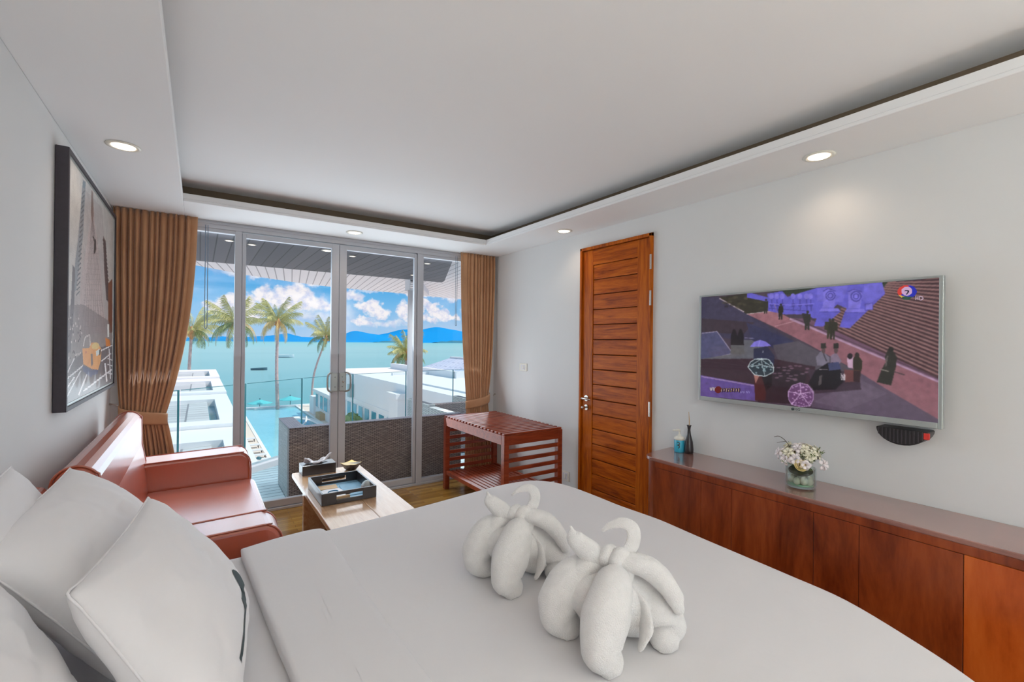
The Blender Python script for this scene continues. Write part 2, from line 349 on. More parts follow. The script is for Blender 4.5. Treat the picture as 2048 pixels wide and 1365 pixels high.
def tube(bm, pts, radii, seg=10, n=5, flat=1.0, up=None, round_end=True):
    """tube through pts with interpolated radii; flat scales one cross axis"""
    C = catmull(pts, n); m = len(C)
    if isinstance(radii, (int, float)): radii = [radii]*len(pts)
    R = []
    for i in range(m):
        t = i/(m-1)*(len(pts)-1); k = min(int(t), len(pts)-2); f = t-k; f = f*f*(3-2*f); R.append(radii[k]*(1-f)+radii[k+1]*f)
    T = [(C[min(i+1, m-1)]-C[max(i-1, 0)]).normalized() for i in range(m)]
    u = Vector(up) if up else Vector((0, 0, 1))
    if abs(T[0].dot(u)) > .9 and not up: u = Vector((1, 0, 0))
    nrm = (u-T[0]*u.dot(T[0])).normalized(); rings = []
    pc, pr, pt, pn = [], [], [], []
    for i in range(m):
        nrm = (nrm-T[i]*nrm.dot(T[i])).normalized(); pn.append(nrm.copy())
    seq = [(C[i], R[i], T[i], pn[i]) for i in range(m)]
    if round_end:
        def cap(c, r, t, nn, s): return [(c+t*s*r*math.sin(a), max(r*math.cos(a), r*.05), t, nn) for a in (.5, 1.0, 1.45)]
        seq = cap(*seq[0], -1)[::-1]+seq+cap(*seq[-1], 1)
    for c, r, t, nn in seq:
        b = t.cross(nn)
        rings.append([bm.verts.new(c+nn*r*math.cos(2*PI*j/seg)+b*r*flat*math.sin(2*PI*j/seg)) for j in range(seg)])
    for a, b in zip(rings, rings[1:]):
        for j in range(seg): bm.faces.new((a[j], a[(j+1) % seg], b[(j+1) % seg], b[j]))
    bm.faces.new(rings[0][::-1]); bm.faces.new(rings[-1]); return bm
def ell(bm, c, r, seg=16, rings=10, rot=None):
    ret = bmesh.ops.create_uvsphere(bm, u_segments=seg, v_segments=rings, radius=1)
    mt = Matrix.Translation(c) @ (rot.to_matrix().to_4x4() if rot else Matrix()) @ Matrix.Diagonal((r[0], r[1], r[2], 1))
    bmesh.ops.transform(bm, matrix=mt, verts=ret['verts']); return bm
def grid(bm, fn, nu, nv):
    V = [[bm.verts.new(fn(i/nu, j/nv)) for j in range(nv+1)] for i in range(nu+1)]
    for i in range(nu):
        for j in range(nv): bm.faces.new((V[i][j], V[i+1][j], V[i+1][j+1], V[i][j+1]))
    return bm
def quad(bm, *pts): bm.faces.new([bm.verts.new(p) for p in pts]); return bm
def add_text(name, txt, size, mat, parent, matrix, depth=.001):
    cu = bpy.data.curves.new(name, 'FONT'); cu.body = txt; cu.size = size; cu.extrude = depth; cu.align_x = 'CENTER'; cu.align_y = 'CENTER'
    tmp = bpy.data.objects.new('tmp', cu); COL.objects.link(tmp); dg = bpy.context.evaluated_depsgraph_get()
    me = bpy.data.meshes.new_from_object(tmp.evaluated_get(dg)); bpy.data.objects.remove(tmp)
    me.transform(matrix); me.materials.clear(); return link(name, me, mat, parent)
def dup(o, loc=None, rz=None, scale=None, label=None):
    c = o.copy(); COL.objects.link(c)
    if loc is not None: c.location = loc
    if rz is not None: c.rotation_euler = (0, 0, rz)
    if scale: c.scale = scale
    if label: c['label'] = label
    for ch in list(o.children):
        d = ch.copy(); COL.objects.link(d); d.parent = c
        for g in list(ch.children):
            e = g.copy(); COL.objects.link(e); e.parent = d
    return c

# ================================================================== ROOM
XL, XR, YF, ZS, YB = -.56, 2.9, 4.677, 2.549, -2.9
ZT = 2.70
def struct(name, bm, m, parent=None, **kw):
    o = obj(name, bm, m, parent, **kw)
    if not parent: o['kind'] = 'structure'
    return o
struct('floor', bx(XL-.2, XR+.2, YB-.2, YF+.06, -.12, 0), parquet)
struct('wall_left', bx(XL-.2, XL, YB-.2, YF+.05, 0, 2.95), wall_m)
b = BM()
box(b, XR, XR+.2, YB-.2, 2.325, 0, 2.95); box(b, XR, XR+.2, 3.135, YF+.05, 0, 2.95); box(b, XR, XR+.2, 2.325, 3.135, 2.412, 2.95); box(b, XR+.12, XR+.2, 2.325, 3.135, 0, 2.412)
struct('wall_right', b, wall_m)
b = BM(); box(b, XL, 0.0, YB-.2, YB, 0, 2.95); box(b, 2.5, XR, YB-.2, YB, 0, 2.95); box(b, 0, 2.5, YB-.2, YB, 2.4, 2.95); box(b, 0, 2.5, YB-.2, YB, 0, .5)
struct('wall_back', b, wall_m)
b = BM(); box(b, 2.73, XR, YF-.03, YF+.05, 0, ZS); box(b, XL, -.50, YF-.03, YF+.05, 0, ZS); box(b, XL, XR, YF-.03, YF+.05, ZS, 2.95)
struct('wall_front', b, wall_m)
# ceiling: upper slab, dropped border with a lip, open cove
struct('ceiling', bx(XL-.2, XR+.2, YB-.2, YF+.05, ZT, 2.95), ceil_m)
xa, xb, ya, yb, LZ = -.107, 2.452, -1.6, 4.10, .058
b = BM()
def border(bm, z0, z1, x0, x1, y0, y1, g):
    box(bm, XL, x0, YB, YF-.03, z0, z1); box(bm, x1, XR, YB, YF-.03, z0, z1)
    box(bm, x0, x1, y1, YF-.03, z0, z1); box(bm, x0, x1, YB, y0, z0, z1)
border(b, ZS, ZS+.018, xa, xb, ya, yb, 0)
box(b, xa-.018, xa, ya, yb, ZS+.018, ZS+LZ); box(b, xb, xb+.018, ya, yb, ZS+.018, ZS+LZ)
box(b, xa-.018, xb+.018, yb, yb+.018, ZS+.018, ZS+LZ); box(b, xa-.018, xb+.018, ya-.018, ya, ZS+.018, ZS+LZ)
struct('ceiling_border', b, ceil_m, bevel=.003)
b = BM(); g = .17
box(b, XL, xa-g, YB, YF-.03, ZS+.018, ZT); box(b, xb+g, XR, YB, YF-.03, ZS+.018, ZT); box(b, xa-g, xb+g, yb+g, YF-.03, ZS+.018, ZT); box(b, xa-g, xb+g, YB, ya-g, ZS+.018, ZT)
struct('trim_1', b, cove_m)

# ------------------------------------------------------------------ glazed front
def frame_rect(bm, x0, x1, z0, z1, y0, y1, w, wt=None, wb=None):
    wt = wt or w; wb = wb or w
    box(bm, x0, x0+w, y0, y1, z0, z1); box(bm, x1-w, x1, y0, y1, z0, z1)
    box(bm, x0+w, x1-w, y0, y1, z1-wt, z1); box(bm, x0+w, x1-w, y0, y1, z0, z0+wb)
HD = 2.487
b = BM(); box(b, -.50, 2.73, YF-.04, YF+.06, HD, ZS); box(b, -.50, 2.73, YF-.045, YF+.06, 0, .022)
for x in (-.50, 2.69): box(b, x, x+.04, YF-.035, YF+.055, .022, HD)
box(b, -.50, 2.73, YF-.05, YF-.04, ZS-.028, ZS-.016)
struct('trim_2', b, alu, bevel=.002)
for nm, x0, x1 in (('window_1', -.46, .302), ('window_2', 1.930, 2.69)):
    w = thing(nm, None, None, (0, 0, 0), kind='structure')
    b = BM(); frame_rect(b, x0, x1, .022, HD, YF-.03, YF+.03, .048 if 0 else .04, .03, .04)
    if nm == 'window_1': box(b, .25, .302, YF-.035, YF+.035, .022, HD)
    else: box(b, 1.930, 1.998, YF-.035, YF+.035, .022, HD)
    obj('frame', b, alu, w, bevel=.003)
    obj('glass_pane', bx(x0+.035, x1-.035, YF-.003, YF+.003, .055, HD-.025), pane_m, w)
for nm, x0, x1, s in (('door_1', .302, 1.121, 1), ('door_2', 1.125, 1.930, -1)):
    w = thing(nm, None, None, (0, 0, 0), kind='structure')
    b = BM(); frame_rect(b, x0+.002, x1-.002, .026, HD-.008, YF-.025, YF+.02, .03, .042, .062)
    xi = x1-.068 if s == 1 else x0
    box(b, xi, xi+.068, YF-.028, YF+.02, .026, HD-.008)
    obj('frame', b, alu, w, bevel=.003)
    obj('glass_pane', bx(x0+.03, x1-.03, YF-.005, YF+.001, .08, HD-.045), pane_m, w)
    cx = 1.123-s*.006
    p = obj('handle_plate', bx(min(cx, cx-s*.066), max(cx, cx-s*.066), YF-.044, YF-.028, 1.052, 1.232), bezel, w, bevel=.006)
    b = BM(); o_ = cx-s*.068
    tube(b, [(o_+s*.01, YF-.04, 1.236), (o_-s*.012, YF-.052, 1.228), (o_-s*.030, YF-.062, 1.205), (o_-s*.034, YF-.065, 1.143), (o_-s*.030, YF-.062, 1.08), (o_-s*.012, YF-.052, 1.056), (o_+s*.01, YF-.04, 1.048)], .009, 10, 5)
    obj('handle', b, bezel, w, True)
    for z in (1.19, 1.095):
        b = BM(); tube(b, [(cx-s*.028, YF-.044, z), (cx-s*.028, YF-.047, z)], .004, 8, 1); obj('screw', b, black_p, p)
    if s == -1:
        b = BM(); tube(b, [(cx+.035, YF-.044, 1.145), (cx+.035, YF-.05, 1.145)], .010, 12, 1); obj('lock_cylinder', b, steel, p, True)
# cords of the raised roller blinds
for x, y0, z0, lb in ((.045, 4.60, 1.645, 'pair of thin blue-grey blind cords hanging before the left fixed glass'), (2.372, 4.60, 1.734, 'pair of thin blue-grey blind cords beside the right curtain')):
    b = BM()
    for dx in (-.010, .008): tube(b, [(x+dx, y0, HD+.01), (x+dx, y0, (HD+z0)/2), (x+dx, y0, z0)], .0028, 6, 2)
    tube(b, [(x-.010, y0, z0), (x-.002, y0, z0-.012), (x+.008, y0, z0)], .003, 6, 4)
    tag(obj('blind_cord', b, rope_m, None, True, origin=(x, y0, z0)), lb, 'blind cord')

# unseen window behind the camera, added to bring in light
w = thing('added_window_3', None, None, kind='structure')
b = BM(); frame_rect(b, 0, 2.5, .5, 2.4, YB-.12, YB-.06, .05); box(b, 1.225, 1.275, YB-.12, YB-.06, .5, 2.4); obj('frame', b, alu, w)
obj('glass_pane', bx(.05, 2.45, YB-.093, YB-.087, .55, 2.35), pane_m, w)

# ------------------------------------------------------------------ teak door
dr = thing('door_3', None, None, (2.87, 2.73, 0), kind='structure')
def dpart(name, bm, m, parent=dr, **kw):
    bmesh.ops.translate(bm, verts=bm.verts, vec=(-2.87, -2.73, 0)); return obj(name, bm, m, parent, **kw)
DY0, DY1, DZ = 2.325, 3.128, 2.405
b = BM(); box(b, 2.872, 3.0, DY0, DY0+.024, 0, DZ); box(b, 2.872, 3.0, DY1-.024, DY1, 0, DZ); box(b, 2.872, 3.0, DY0, DY1, DZ-.026, DZ)
dpart('door_frame', b, stile_wood, bevel=.003)
ly0, ly1, lz1 = DY0+.026, DY1-.026, DZ-.03
b = BM(); box(b, 2.892, 2.93, ly0, ly0+.125, .006, lz1); box(b, 2.892, 2.93, ly1-.125, ly1, .006, lz1); leaf = dpart('door_leaf', b, stile_wood, bevel=.002)
b = BM(); box(b, 2.892, 2.93, ly0+.125, ly1-.125, lz1-.135, lz1); box(b, 2.892, 2.93, ly0+.125, ly1-.125, .006, .12); dpart('cross_rail', b, door_wood, bevel=.002)
n = 16; zz0, zz1 = .12, lz1-.135
for k in range(n):
    a = zz0+(zz1-zz0)*k/n; c = zz0+(zz1-zz0)*(k+1)/n
    dpart('slat_board', bx(2.899, 2.93, ly0+.125, ly1-.125, a+.003, c-.003), door_wood, bevel=.004)
dpart('groove_backing', bx(2.925, 2.935, ly0+.12, ly1-.12, .1, lz1-.12), grout_m)
for z in (2.18, 1.90, 1.04):
    dpart('hinge', bx(2.866, 2.876, 2.322, 2.336, z-.058, z+.058), steel, bevel=.002)
# lever and thumb turn
b = BM(); tube(b, [(2.892, 3.04, 1.05), (2.882, 3.04, 1.05)], .027, 20, 1, round_end=False); ro = dpart('handle_rose', b, steel)
b = BM(); tube(b, [(2.885, 3.04, 1.05), (2.845, 3.04, 1.05), (2.835, 3.03, 1.05), (2.833, 2.99, 1.05), (2.838, 2.95, 1.047)], [.010, .010, .011, .010, .008], 10, 5); dpart('lever_handle', b, steel, smooth=True)
b = BM(); tube(b, [(2.846, 3.04, 1.05), (2.834, 3.04, 1.05)], .012, 12, 1); dpart('lever_knob', b, steel, smooth=True)
b = BM(); tube(b, [(2.892, 3.04, .968), (2.882, 3.04, .968)], .025, 20, 1, round_end=False); tube(b, [(2.885, 3.04, .968), (2.855, 3.04, .968)], .008, 10, 1); tube(b, [(2.858, 3.04, .968), (2.842, 3.04, .968)], .015, 14, 1)
dpart('thumb_turn', b, steel, smooth=False)

# wall plates
for nm, y, z, w_, h_, lb in (('light_switch', 4.03, 1.277, .066, .066, 'small square white light switch on the wall right of the curtain'), ('power_socket', 3.323, .279, .05, .075, 'white wall socket low beside the slatted rack')):
    t = thing(nm, lb, 'light switch' if nm == 'light_switch' else 'socket', (2.9, y, z))
    obj('plate', bx(-.010, 0, -w_, w_, -h_/1.6, h_/1.6), chrome_w, t, bevel=.003)
    obj('inset', bx(-.014, -.009, -w_*.55, w_*.55, -h_*.4, h_*.4), white_card, t, bevel=.002)
    obj('rocker', bx(-.018, -.013, -.012, .012, -h_*.28, h_*.28), chrome_w, t, bevel=.002)

# ------------------------------------------------------------------ recessed downlights
def downlight(x, y, z, label, r=.055, trim_mat=chrome_w, power=DOWN_W, group=None, beam=True, name='downlight', glow=0):
    t = thing(name, label, 'ceiling light', (x, y, z), group=group)
    b = BM(); lathe(b, [(r*1.32, 0), (r*1.36, -.004), (r*1.1, -.007), (r*.95, -.004), (r*.95, .002)], seg=32)
    obj('trim_ring', b, trim_mat, t, True)
    b = BM(); lathe(b, [(r*.93, -.003), (r*.9, -.0065)], seg=28); d = obj('lens', b, bulb_m, t)
    if beam:
        b = BM()
        for q, rr, k in ((0, 0, 1), (.42, 1, 6), (.72, 1, 12)):
            for i in range(k): ell(b, (q*r*math.cos(i*2*PI/k), q*r*math.sin(i*2*PI/k), -.0075), (r*.09, r*.09, .002), 8, 5)
        obj('led_dots', b, dot_m, d)
        l = lamp('downlight_beam', 'SPOT', (x, y, z-.03), power*4, srgb(255, 228, 200), rot=(0, 0, 0), spot_size=2.5, spot_blend=1.0, shadow_soft_size=.05)
    elif glow: lamp('balcony_beam', 'SPOT', (x, y, z-.03), glow, srgb(244, 250, 255), rot=(0, 0, 0), spot_size=2.7, spot_blend=1.0, shadow_soft_size=.05)
    return t
downlight(-.335, 3.117, ZS, 'round lit downlight above the framed picture')
downlight(1.179, 4.341, ZS, 'round lit downlight above the glass doors')
downlight(2.691, 3.144, ZS, 'small round lit downlight above the wooden door')
downlight(2.697, 1.098, ZS, 'round lit downlight above the television')
for x, y in ((-.335, .3), (1.18, -2.2), (2.69, -.9), (-.3, -1.6)):  # extra spots without fittings, added out of view for more light
    lamp('downlight_beam', 'SPOT', (x, y, ZS-.03), DOWN_W*4, srgb(255, 228, 200), spot_size=2.5, spot_blend=1.0, shadow_soft_size=.05)

# ================================================================== BED
bed = thing('bed', 'large bed with white sheet below the fold and brown headboard', 'bed', (.7, 1.2, 0))
def bp(name, bm, m, **kw):
    bmesh.ops.translate(bm, verts=bm.verts, vec=(-.7, -1.2, 0)); return obj(name, bm, m, bed, **kw)
bp('bed_base', bx(-.45, 1.70, .16, 2.10, .04, .30), frame_dark, bevel=.02)
bp('headboard', bx(-.555, -.47, -.1, 2.46, .1, .985), rack_wood, bevel=.03, bseg=4)
bp('mattress', bx(-.455, 1.72, .12, 2.15, .30, .632), sheet_m, bevel=.05, bseg=5)
def sheet_fn(u, v):
    x = -.46+u*.80; y = .10+v*2.09
    e = min(y-.10, 2.19-y); z = .650-.02*max(0, 1-e/.04)**2*0
    z += .004*noise.noise(Vector((x*3, y*9, 2)))+.002*math.sin(y*40+x*6)*math.exp(-((x-.1)/.12)**2)
    return (x, y, z)
b = BM()
def sheet2(u, v):
    if v < .94: x, y, z = sheet_fn(u, v/.94*1.0); return (x, y, z)
    t = (v-.94)/.06; x, y, z = sheet_fn(u, 1); return (x, y+.012*math.sin(t*PI/2), z-.30*t*t-.012*t)
grid(b, sheet2, 30, 90); sh = bp('bed_sheet', b, sheet_m, smooth=True); md = sh.modifiers.new('thick', 'SOLIDIFY'); md.thickness = .006; md.offset = -1

# duvet: closed outline at the crest of its rounded edge
out = [(.215, 2.205), (.361, 2.235), (.602, 2.250), (1.005, 2.30), (1.30, 2.345), (1.527, 2.375), (1.70, 2.365), (1.80, 2.315), (1.868, 2.22), (1.898, 2.09), (1.905, 1.90), (1.903, 1.73), (1.914, 1.58), (1.920, 1.453), (1.905, 1.25), (1.894, 1.035), (1.884, .85), (1.866, .652), (1.776, .43), (1.70, .295), (1.62, .20), (1.4, .12), (1.0, .09), (.55, .085), (.36, .11), (.26, .19), (.228, .34), (.225, .5), (.222, .9), (.212, 1.285), (.200, 1.46), (.184, 1.669), (.168, 1.95), (.162, 2.08), (.172, 2.15)]
def duvet(name, outline, ztop, zr, hang, label=None, parent=None, lower_x=None, seed=0):
    P = catmull([(x, y, 0) for x, y in outline+[outline[0]]], 5)[:-1]; n = len(P)
    cx, cy = 1.05, 1.2; b = BM(); rings = []; nrm = []
    for i in range(n):
        t = (P[(i+1) % n]-P[i-1]).normalized(); nn = Vector((t.y, -t.x, 0))
        if nn.dot(P[i]-Vector((cx, cy, 0))) < 0: nn = -nn
        nrm.append(nn)
    nrm = [sum((nrm[(i+k) % n] for k in range(-5, 6)), Vector()).normalized() for i in range(n)]
    def ring(off, z, s=1.0, wob=0):
        vs = []
        for i in range(n):
            p = P[i]+nrm[i]*off
            p = Vector((cx+(p.x-cx)*s, cy+(p.y-cy)*s, z))
            if s < 1 or off < 0: p.z += .006*noise.noise(Vector((p.x*2.2, p.y*2.2, seed)))*min(1, (1-s)*6)+.0025*noise.noise(Vector((p.x*7, p.y*7, seed+3)))*min(1, (1-s)*8)
            if wob:
                w = noise.noise(Vector((p.x*4, p.y*4, seed+5))); p += nrm[i]*wob*w
                if P[i].x < .30: p.z = max(p.z, ztop-.046); 
            vs.append(b.verts.new(p))
        rings.append(vs)
    k = [i for i in range(24)]
    for s in [.04]+[.1+.9*i/22 for i in range(22)]: ring(-zr, ztop, s)
    for a in (0, .25, .5, .75, 1.0, 1.25, 1.5): ring(-zr+zr*math.sin(a), ztop-zr+zr*math.cos(a), 1.0)
    for zz, wob in ((.52, .008), (.42, .018), (.32, .028), (.22, .035)) if hang else (): ring(.004+(.67-zz)*.06, zz, 1.0, wob)
    if not hang: ring(0, ztop-zr*1.6, 1.0)
    b.faces.new(rings[0])
    for A, B_ in zip(rings, rings[1:]):
        for i in range(n): b.faces.new((A[i], A[(i+1) % n], B_[(i+1) % n], B_[i]))
    return b
o = obj('duvet', duvet('duvet', out, .676, .036, True), duvet_m, None, True, origin=(1.05, 1.2, .67))
md = o.modifiers.new('thick', 'SOLIDIFY'); md.thickness = .01; md.offset = -1
tag(o, 'smooth white duvet covering the foot of the bed', 'duvet')
fold = [(.150, 2.20), (.30, 2.235), (.44, 2.245), (.485, 2.20), (.487, 2.0), (.485, 1.489), (.50, 1.095), (.51, .6), (.51, .12), (.30, .085), (.225, .12), (.22, .5), (.218, .9), (.205, 1.285), (.192, 1.46), (.178, 1.669), (.162, 1.95), (.150, 2.13)]
P = catmull([(x, y, 0) for x, y in fold+[fold[0]]], 4)[:-1]
b = BM(); rings = []
for s, z in ((.05, .690), (.5, .690), (.86, .6905), (.955, .688), (.99, .682), (1.0, .674), (.995, .660)):
    cx_ = .34
    rings.append([b.verts.new((cx_+(p.x-cx_)*s, 1.2+(p.y-1.2)*(1-(1-s)*.35), z+.0025*noise.noise(Vector((p.x*5, p.y*5, s))))) for p in P])
b.faces.new(rings[0])
for A, B_ in zip(rings, rings[1:]):
    for i in range(len(P)): b.faces.new((A[i], A[(i+1) % len(P)], B_[(i+1) % len(P)], B_[i]))
f_ = obj('turned_down_fold', b, duvet_m, None, True); f_.parent = o; f_.matrix_parent_inverse = Matrix.Translation((-1.05, -1.2, -.67))

# ------------------------------------------------------------------ pillows
class Pillow:
    def __init__(s, A, B_, C_, D, T, seed, plump=.5):
        s.c = [Vector(v) for v in (A, B_, C_, D)]; s.T = T; s.seed = seed
        s.n = ((s.c[1]-s.c[0]).cross(s.c[3]-s.c[0])).normalized(); s.n = s.n if s.n.x > 0 else -s.n; s.pl = plump
    def S(s, u, v, side, lift=0):
        a, b_, c_, d = s.c; U, V = 2*u-1, 2*v-1
        k = .055; uu = u+k*U*-1*(1-V*V)*-.0-k*U*(1-abs(V)**3)*(-.0); 
        # sides bow inward between the corners
        uu = .5+.5*U*(1-.05*(1-V*V)); vv = .5+.5*V*(1-.05*(1-U*U))
        p = a*(1-uu)*(1-vv)+b_*uu*(1-vv)+c_*uu*vv+d*(1-uu)*vv
        h = (max(0, 1-abs(U)**2.6)*max(0, 1-abs(V)**2.6))**s.pl
        wr = noise.noise(Vector((U*1.4, V*1.4, s.seed)))*.15+noise.noise(Vector((U*2.4, V*1.8+U, s.seed+9)))*.08
        fold = abs(noise.noise(Vector((U*2.2+V*1.3, V*2.0-U*.8, s.seed+4))))*.11+max(0, .12-abs(noise.noise(Vector((U*2.1+V*1.1, V*1.2-U*1.9, s.seed+14)))))*.28
        return p+s.n*side*(s.T*h*(1+wr)-s.T*fold*h**.5+.002+lift)
    def mesh(s, nn=56):
        b = BM()
        for side in (1, -1): grid(b, lambda u, v: s.S(u, v, side), nn, nn)
        # stitched flange around the rim
        bmesh.ops.remove_doubles(b, verts=b.verts, dist=.0045); return b
def pillow(name, P_, label, group='white pillows at the head of the bed'):
    c = sum((v for v in P_.c), Vector())/4
    o = obj(name, P_.mesh(), linen, None, True, origin=tuple(c)); tag(o, label, 'pillow', group)
    # piped seam running round the edge
    b = BM(); pts = []
    for u, v in [(t, 0) for t in np.linspace(0, 1, 14)]+[(1, t) for t in np.linspace(0, 1, 14)[1:]]+[(t, 1) for t in np.linspace(1, 0, 14)[1:]]+[(0, t) for t in np.linspace(1, 0, 14)[1:-1]]:
        pts.append(P_.S(float(u), float(v), 1)-c)
    tube(b, [tuple(p) for p in pts]+[tuple(pts[0])], .003, 6, 3); obj('seam', b, linen, o, True)
    return o, c
p1 = Pillow((-.13, 1.845, 1.045), (.135, 1.72, .70), (.05, .99, .70), (-.225, 1.32, 1.01), .10, 3.1)
o1, c1 = pillow('pillow', p1, 'white pillow leaning foremost with a dark printed motif along its edge')
p2 = Pillow((-.375, 2.22, 1.085), (.00, 2.16, .72), (-.12, 1.42, .70), (-.47, 1.66, 1.02), .115, 7.7)
pillow('pillow', p2, 'big white pillow with a raised corner, next behind the printed pillow')
p3 = Pillow((-.50, 2.13, 1.13), (-.36, 2.33, .76), (-.40, 1.45, .72), (-.50, 1.50, 1.12), .07, 12.2)
pillow('pillow', p3, 'white pillow against the headboard at the left picture edge')
p4 = Pillow((-.435, 1.66, .965), (-.17, 1.26, .72), (-.12, .72, .71), (-.46, 1.05, 1.0), .085, 21.4)
pillow('pillow', p4, 'white pillow nearest the camera in the lower left corner')
# dark print on the foremost pillow, following its surface
def decal(poly_fn, nm, nu=24, nv=6):
    b = BM(); grid(b, poly_fn, nu, nv); oo = obj(nm, b, ink, o1, True, origin=tuple(c1)); oo.location = (0, 0, 0); return oo
def swoosh(t0, t1, base, w0, w1):
    def fn(u, v):
        t = t0+(t1-t0)*u; w = w0*(math.sin(PI*min(1, u*1.15))**.8)+w1*(1-u)
        q = base(t)-w*(v-.5); return p1.S(min(.985, max(.02, q)), t, 1, .0015)
    return fn
# ================================================================== TOWEL ANIMALS
def towel_animal(label, loc):
    t = thing('towel_elephant', label, 'folded towel', loc, group='towels folded as animals on the bed')
    def P_(x, y, z): return (x, y, z)
    # local frame: x toward the foot, y toward the window, z up
    def tp(nm, pts, rad, seg=18, n=7, flat=1.0, up=None):
        b = BM(); tube(b, pts, rad, seg, n, flat, up)
        for v in b.verts:
            v.co += Vector((noise.noise(v.co*22), noise.noise(v.co*22+Vector((5, 0, 0))), noise.noise(v.co*22+Vector((0, 7, 0)))))*.0035
            if v.co.z < 0: v.co.z = v.co.z*.08
        return obj(nm, b, towel_m, t, True)
    tp('body', [(-.02, .03, .13), (.05, .01, .12), (.12, -.02, .085), (.17, -.04, .055)], [.07, .095, .092, .06])
    tp('haunch', [(.10, -.03, .12), (.14, -.075, .085), (.145, -.10, .05), (.13, -.11, .03)], [.055, .066, .062, .045])
    tp('leg', [(.035, -.02, .185), (-.01, -.045, .175), (-.055, -.06, .12), (-.085, -.075, .06), (-.075, -.085, .028)], [.045, .070, .082, .070, .052], flat=.8, up=(0, 0, 1))
    tp('leg', [(.02, .06, .185), (-.045, .085, .165), (-.085, .10, .11), (-.09, .10, .06), (-.07, .085, .03)], [.040, .058, .060, .056, .044])
    tp('back_fold', [(-.07, .06, .17), (-.02, .05, .205), (.04, .03, .205), (.09, .0, .17), (.115, -.03, .13)], [.022, .034, .036, .034, .02])
    tp('flap', [(.05, -.06, .17), (.065, -.085, .13), (.05, -.115, .085), (.02, -.12, .05)], [.012, .026, .03, .018], flat=.4, up=(0, 1, 0))
    # knot, two ears, trunk and the hanging loop
    b = BM(); c = Vector((.025, -.005, .222))
    for k in range(2):
        pts = [c+Vector((.020*math.cos(a)+.012*k, -.03*k+.012*math.sin(a*.5), .034*math.sin(a))) for a in np.linspace(-2.6, 2.6, 8)]
        tube(b, [tuple(p) for p in pts], .021, 14, 5)
    for v in b.verts: v.co += Vector((noise.noise(v.co*25), 0, noise.noise(v.co*25+Vector((3, 0, 0)))))*.002
    obj('knot', b, towel_m, t, True)
    tp('ear', [(.018, .012, .222), (-.012, .045, .245), (-.045, .078, .285), (-.055, .088, .315)], [.026, .036, .028, .006], flat=.75)
    tp('trunk', [(.045, -.025, .235), (.085, -.07, .228), (.115, -.11, .200), (.135, -.138, .155), (.142, -.15, .125)], [.028, .032, .032, .027, .018])
    tp('tail_loop', [(.055, -.02, .24), (.085, -.03, .275), (.095, -.025, .312), (.082, .0, .328), (.055, .03, .318), (.04, .045, .30)], [.018, .020, .021, .018, .012, .006], flat=.35, up=(.83, -.56, 0))
    return t
ta = towel_animal('white towel folded into an animal, nearer the camera, with drooping trunk', (.985, .955, .676))
tb = dup(ta, (.965, 1.405, .676), .10, (.96, .96, .96), 'white towel folded into an animal, farther back toward the slatted rack')

# ================================================================== SOFA
sofa = thing('sofa', 'brown leather two-seat sofa against the left wall below the picture', 'sofa', (0, 3.37, 0))
def sp(name, bm, m=leather, **kw):
    bmesh.ops.translate(bm, verts=bm.verts, vec=(0, -3.37, 0)); return obj(name, bm, m, sofa, **kw)
def arc(cx, cz, r, a0, a1, n=8): return [(cx+r*math.cos(a0+(a1-a0)*i/n), cz+r*math.sin(a0+(a1-a0)*i/n)) for i in range(n+1)]
prof = [(-.50, .06)]+[(-.31, .06), (-.31, .30), (-.285, .48), (-.295, .60), (-.33, .80)]+arc(-.405, .955, .075, .25, PI*.95, 8)+[(-.505, .80), (-.525, .50)]
b = BM(); prism(b, prof, 2.50, 4.20, 'Y'); bk = sp('backrest', b, bevel=.028, bseg=5)
for y in (2.512, 4.188):
    b = BM(); tube(b, [(x, y, z) for x, z in prof[3:-1]], .005, 6, 3); q = sp('piping', b, smooth=True)
for y0, y1 in ((2.41, 2.63), (4.06, 4.33)):
    pr = [(-.36, .05), (.335, .05), (.34, .55)]+arc(.25, .60, .085, 0, PI/2, 8)+[(-.36, .672)]
    b = BM(); prism(b, pr, y0, y1, 'Y'); a_ = sp('armrest', b, bevel=.022, bseg=4)
    for y in (y0+.006, y1-.006):
        b = BM(); tube(b, [(x, y, z) for x, z in pr[1:-1]]+[(-.33, y, .672)], .0045, 6, 2); oo = sp('arm_piping', b, smooth=True); oo.parent = a_
pr = [(-.30, .30), (.33, .30), (.365, .34)]+arc(.325, .435, .045, 0, PI/2, 6)+[(-.30, .478)]
b = BM(); prism(b, pr, 2.632, 4.058, 'Y'); sc_ = sp('seat_cushion', b, bevel=.03, bseg=5)
b = BM(); tube(b, [(.35, 2.65, .465), (.352, 3.3, .466), (.35, 4.04, .465)], .005, 6, 4); sp('seat_piping', b, smooth=True)
sp('base', bx(-.48, .31, 2.46, 4.28, .06, .31), leather, bevel=.02)
for x in (-.42, .25):
    for y in (2.50, 4.22): sp('foot', bx(x-.025, x+.025, y-.025, y+.025, 0, .065), black_p)

# ================================================================== COFFEE TABLE
tb_ = thing('coffee_table', 'long pale wooden coffee table between the sofa and the rack', 'table', (.91, 3.42, 0))
def tp_(name, bm, m, **kw):
    bmesh.ops.translate(bm, verts=bm.verts, vec=(-.91, -3.42, 0)); return obj(name, bm, m, tb_, **kw)
b = BM(); box(b, .640, .9395, 2.60, 4.135, .412, .45); tp_('top_board', b, table_wood, bevel=.006, bseg=3)
b = BM(); box(b, .9405, 1.182, 2.60, 4.115, .412, .45); tp_('top_board', b, table_wood, bevel=.006, bseg=3)
for y in (2.72, 3.98): tp_('leg', bx(.70, 1.12, y-.03, y+.03, 0, .412), table_wood, bevel=.006)
tp_('stretcher', bx(.88, .94, 2.75, 3.95, .14, .20), table_wood, bevel=.004)

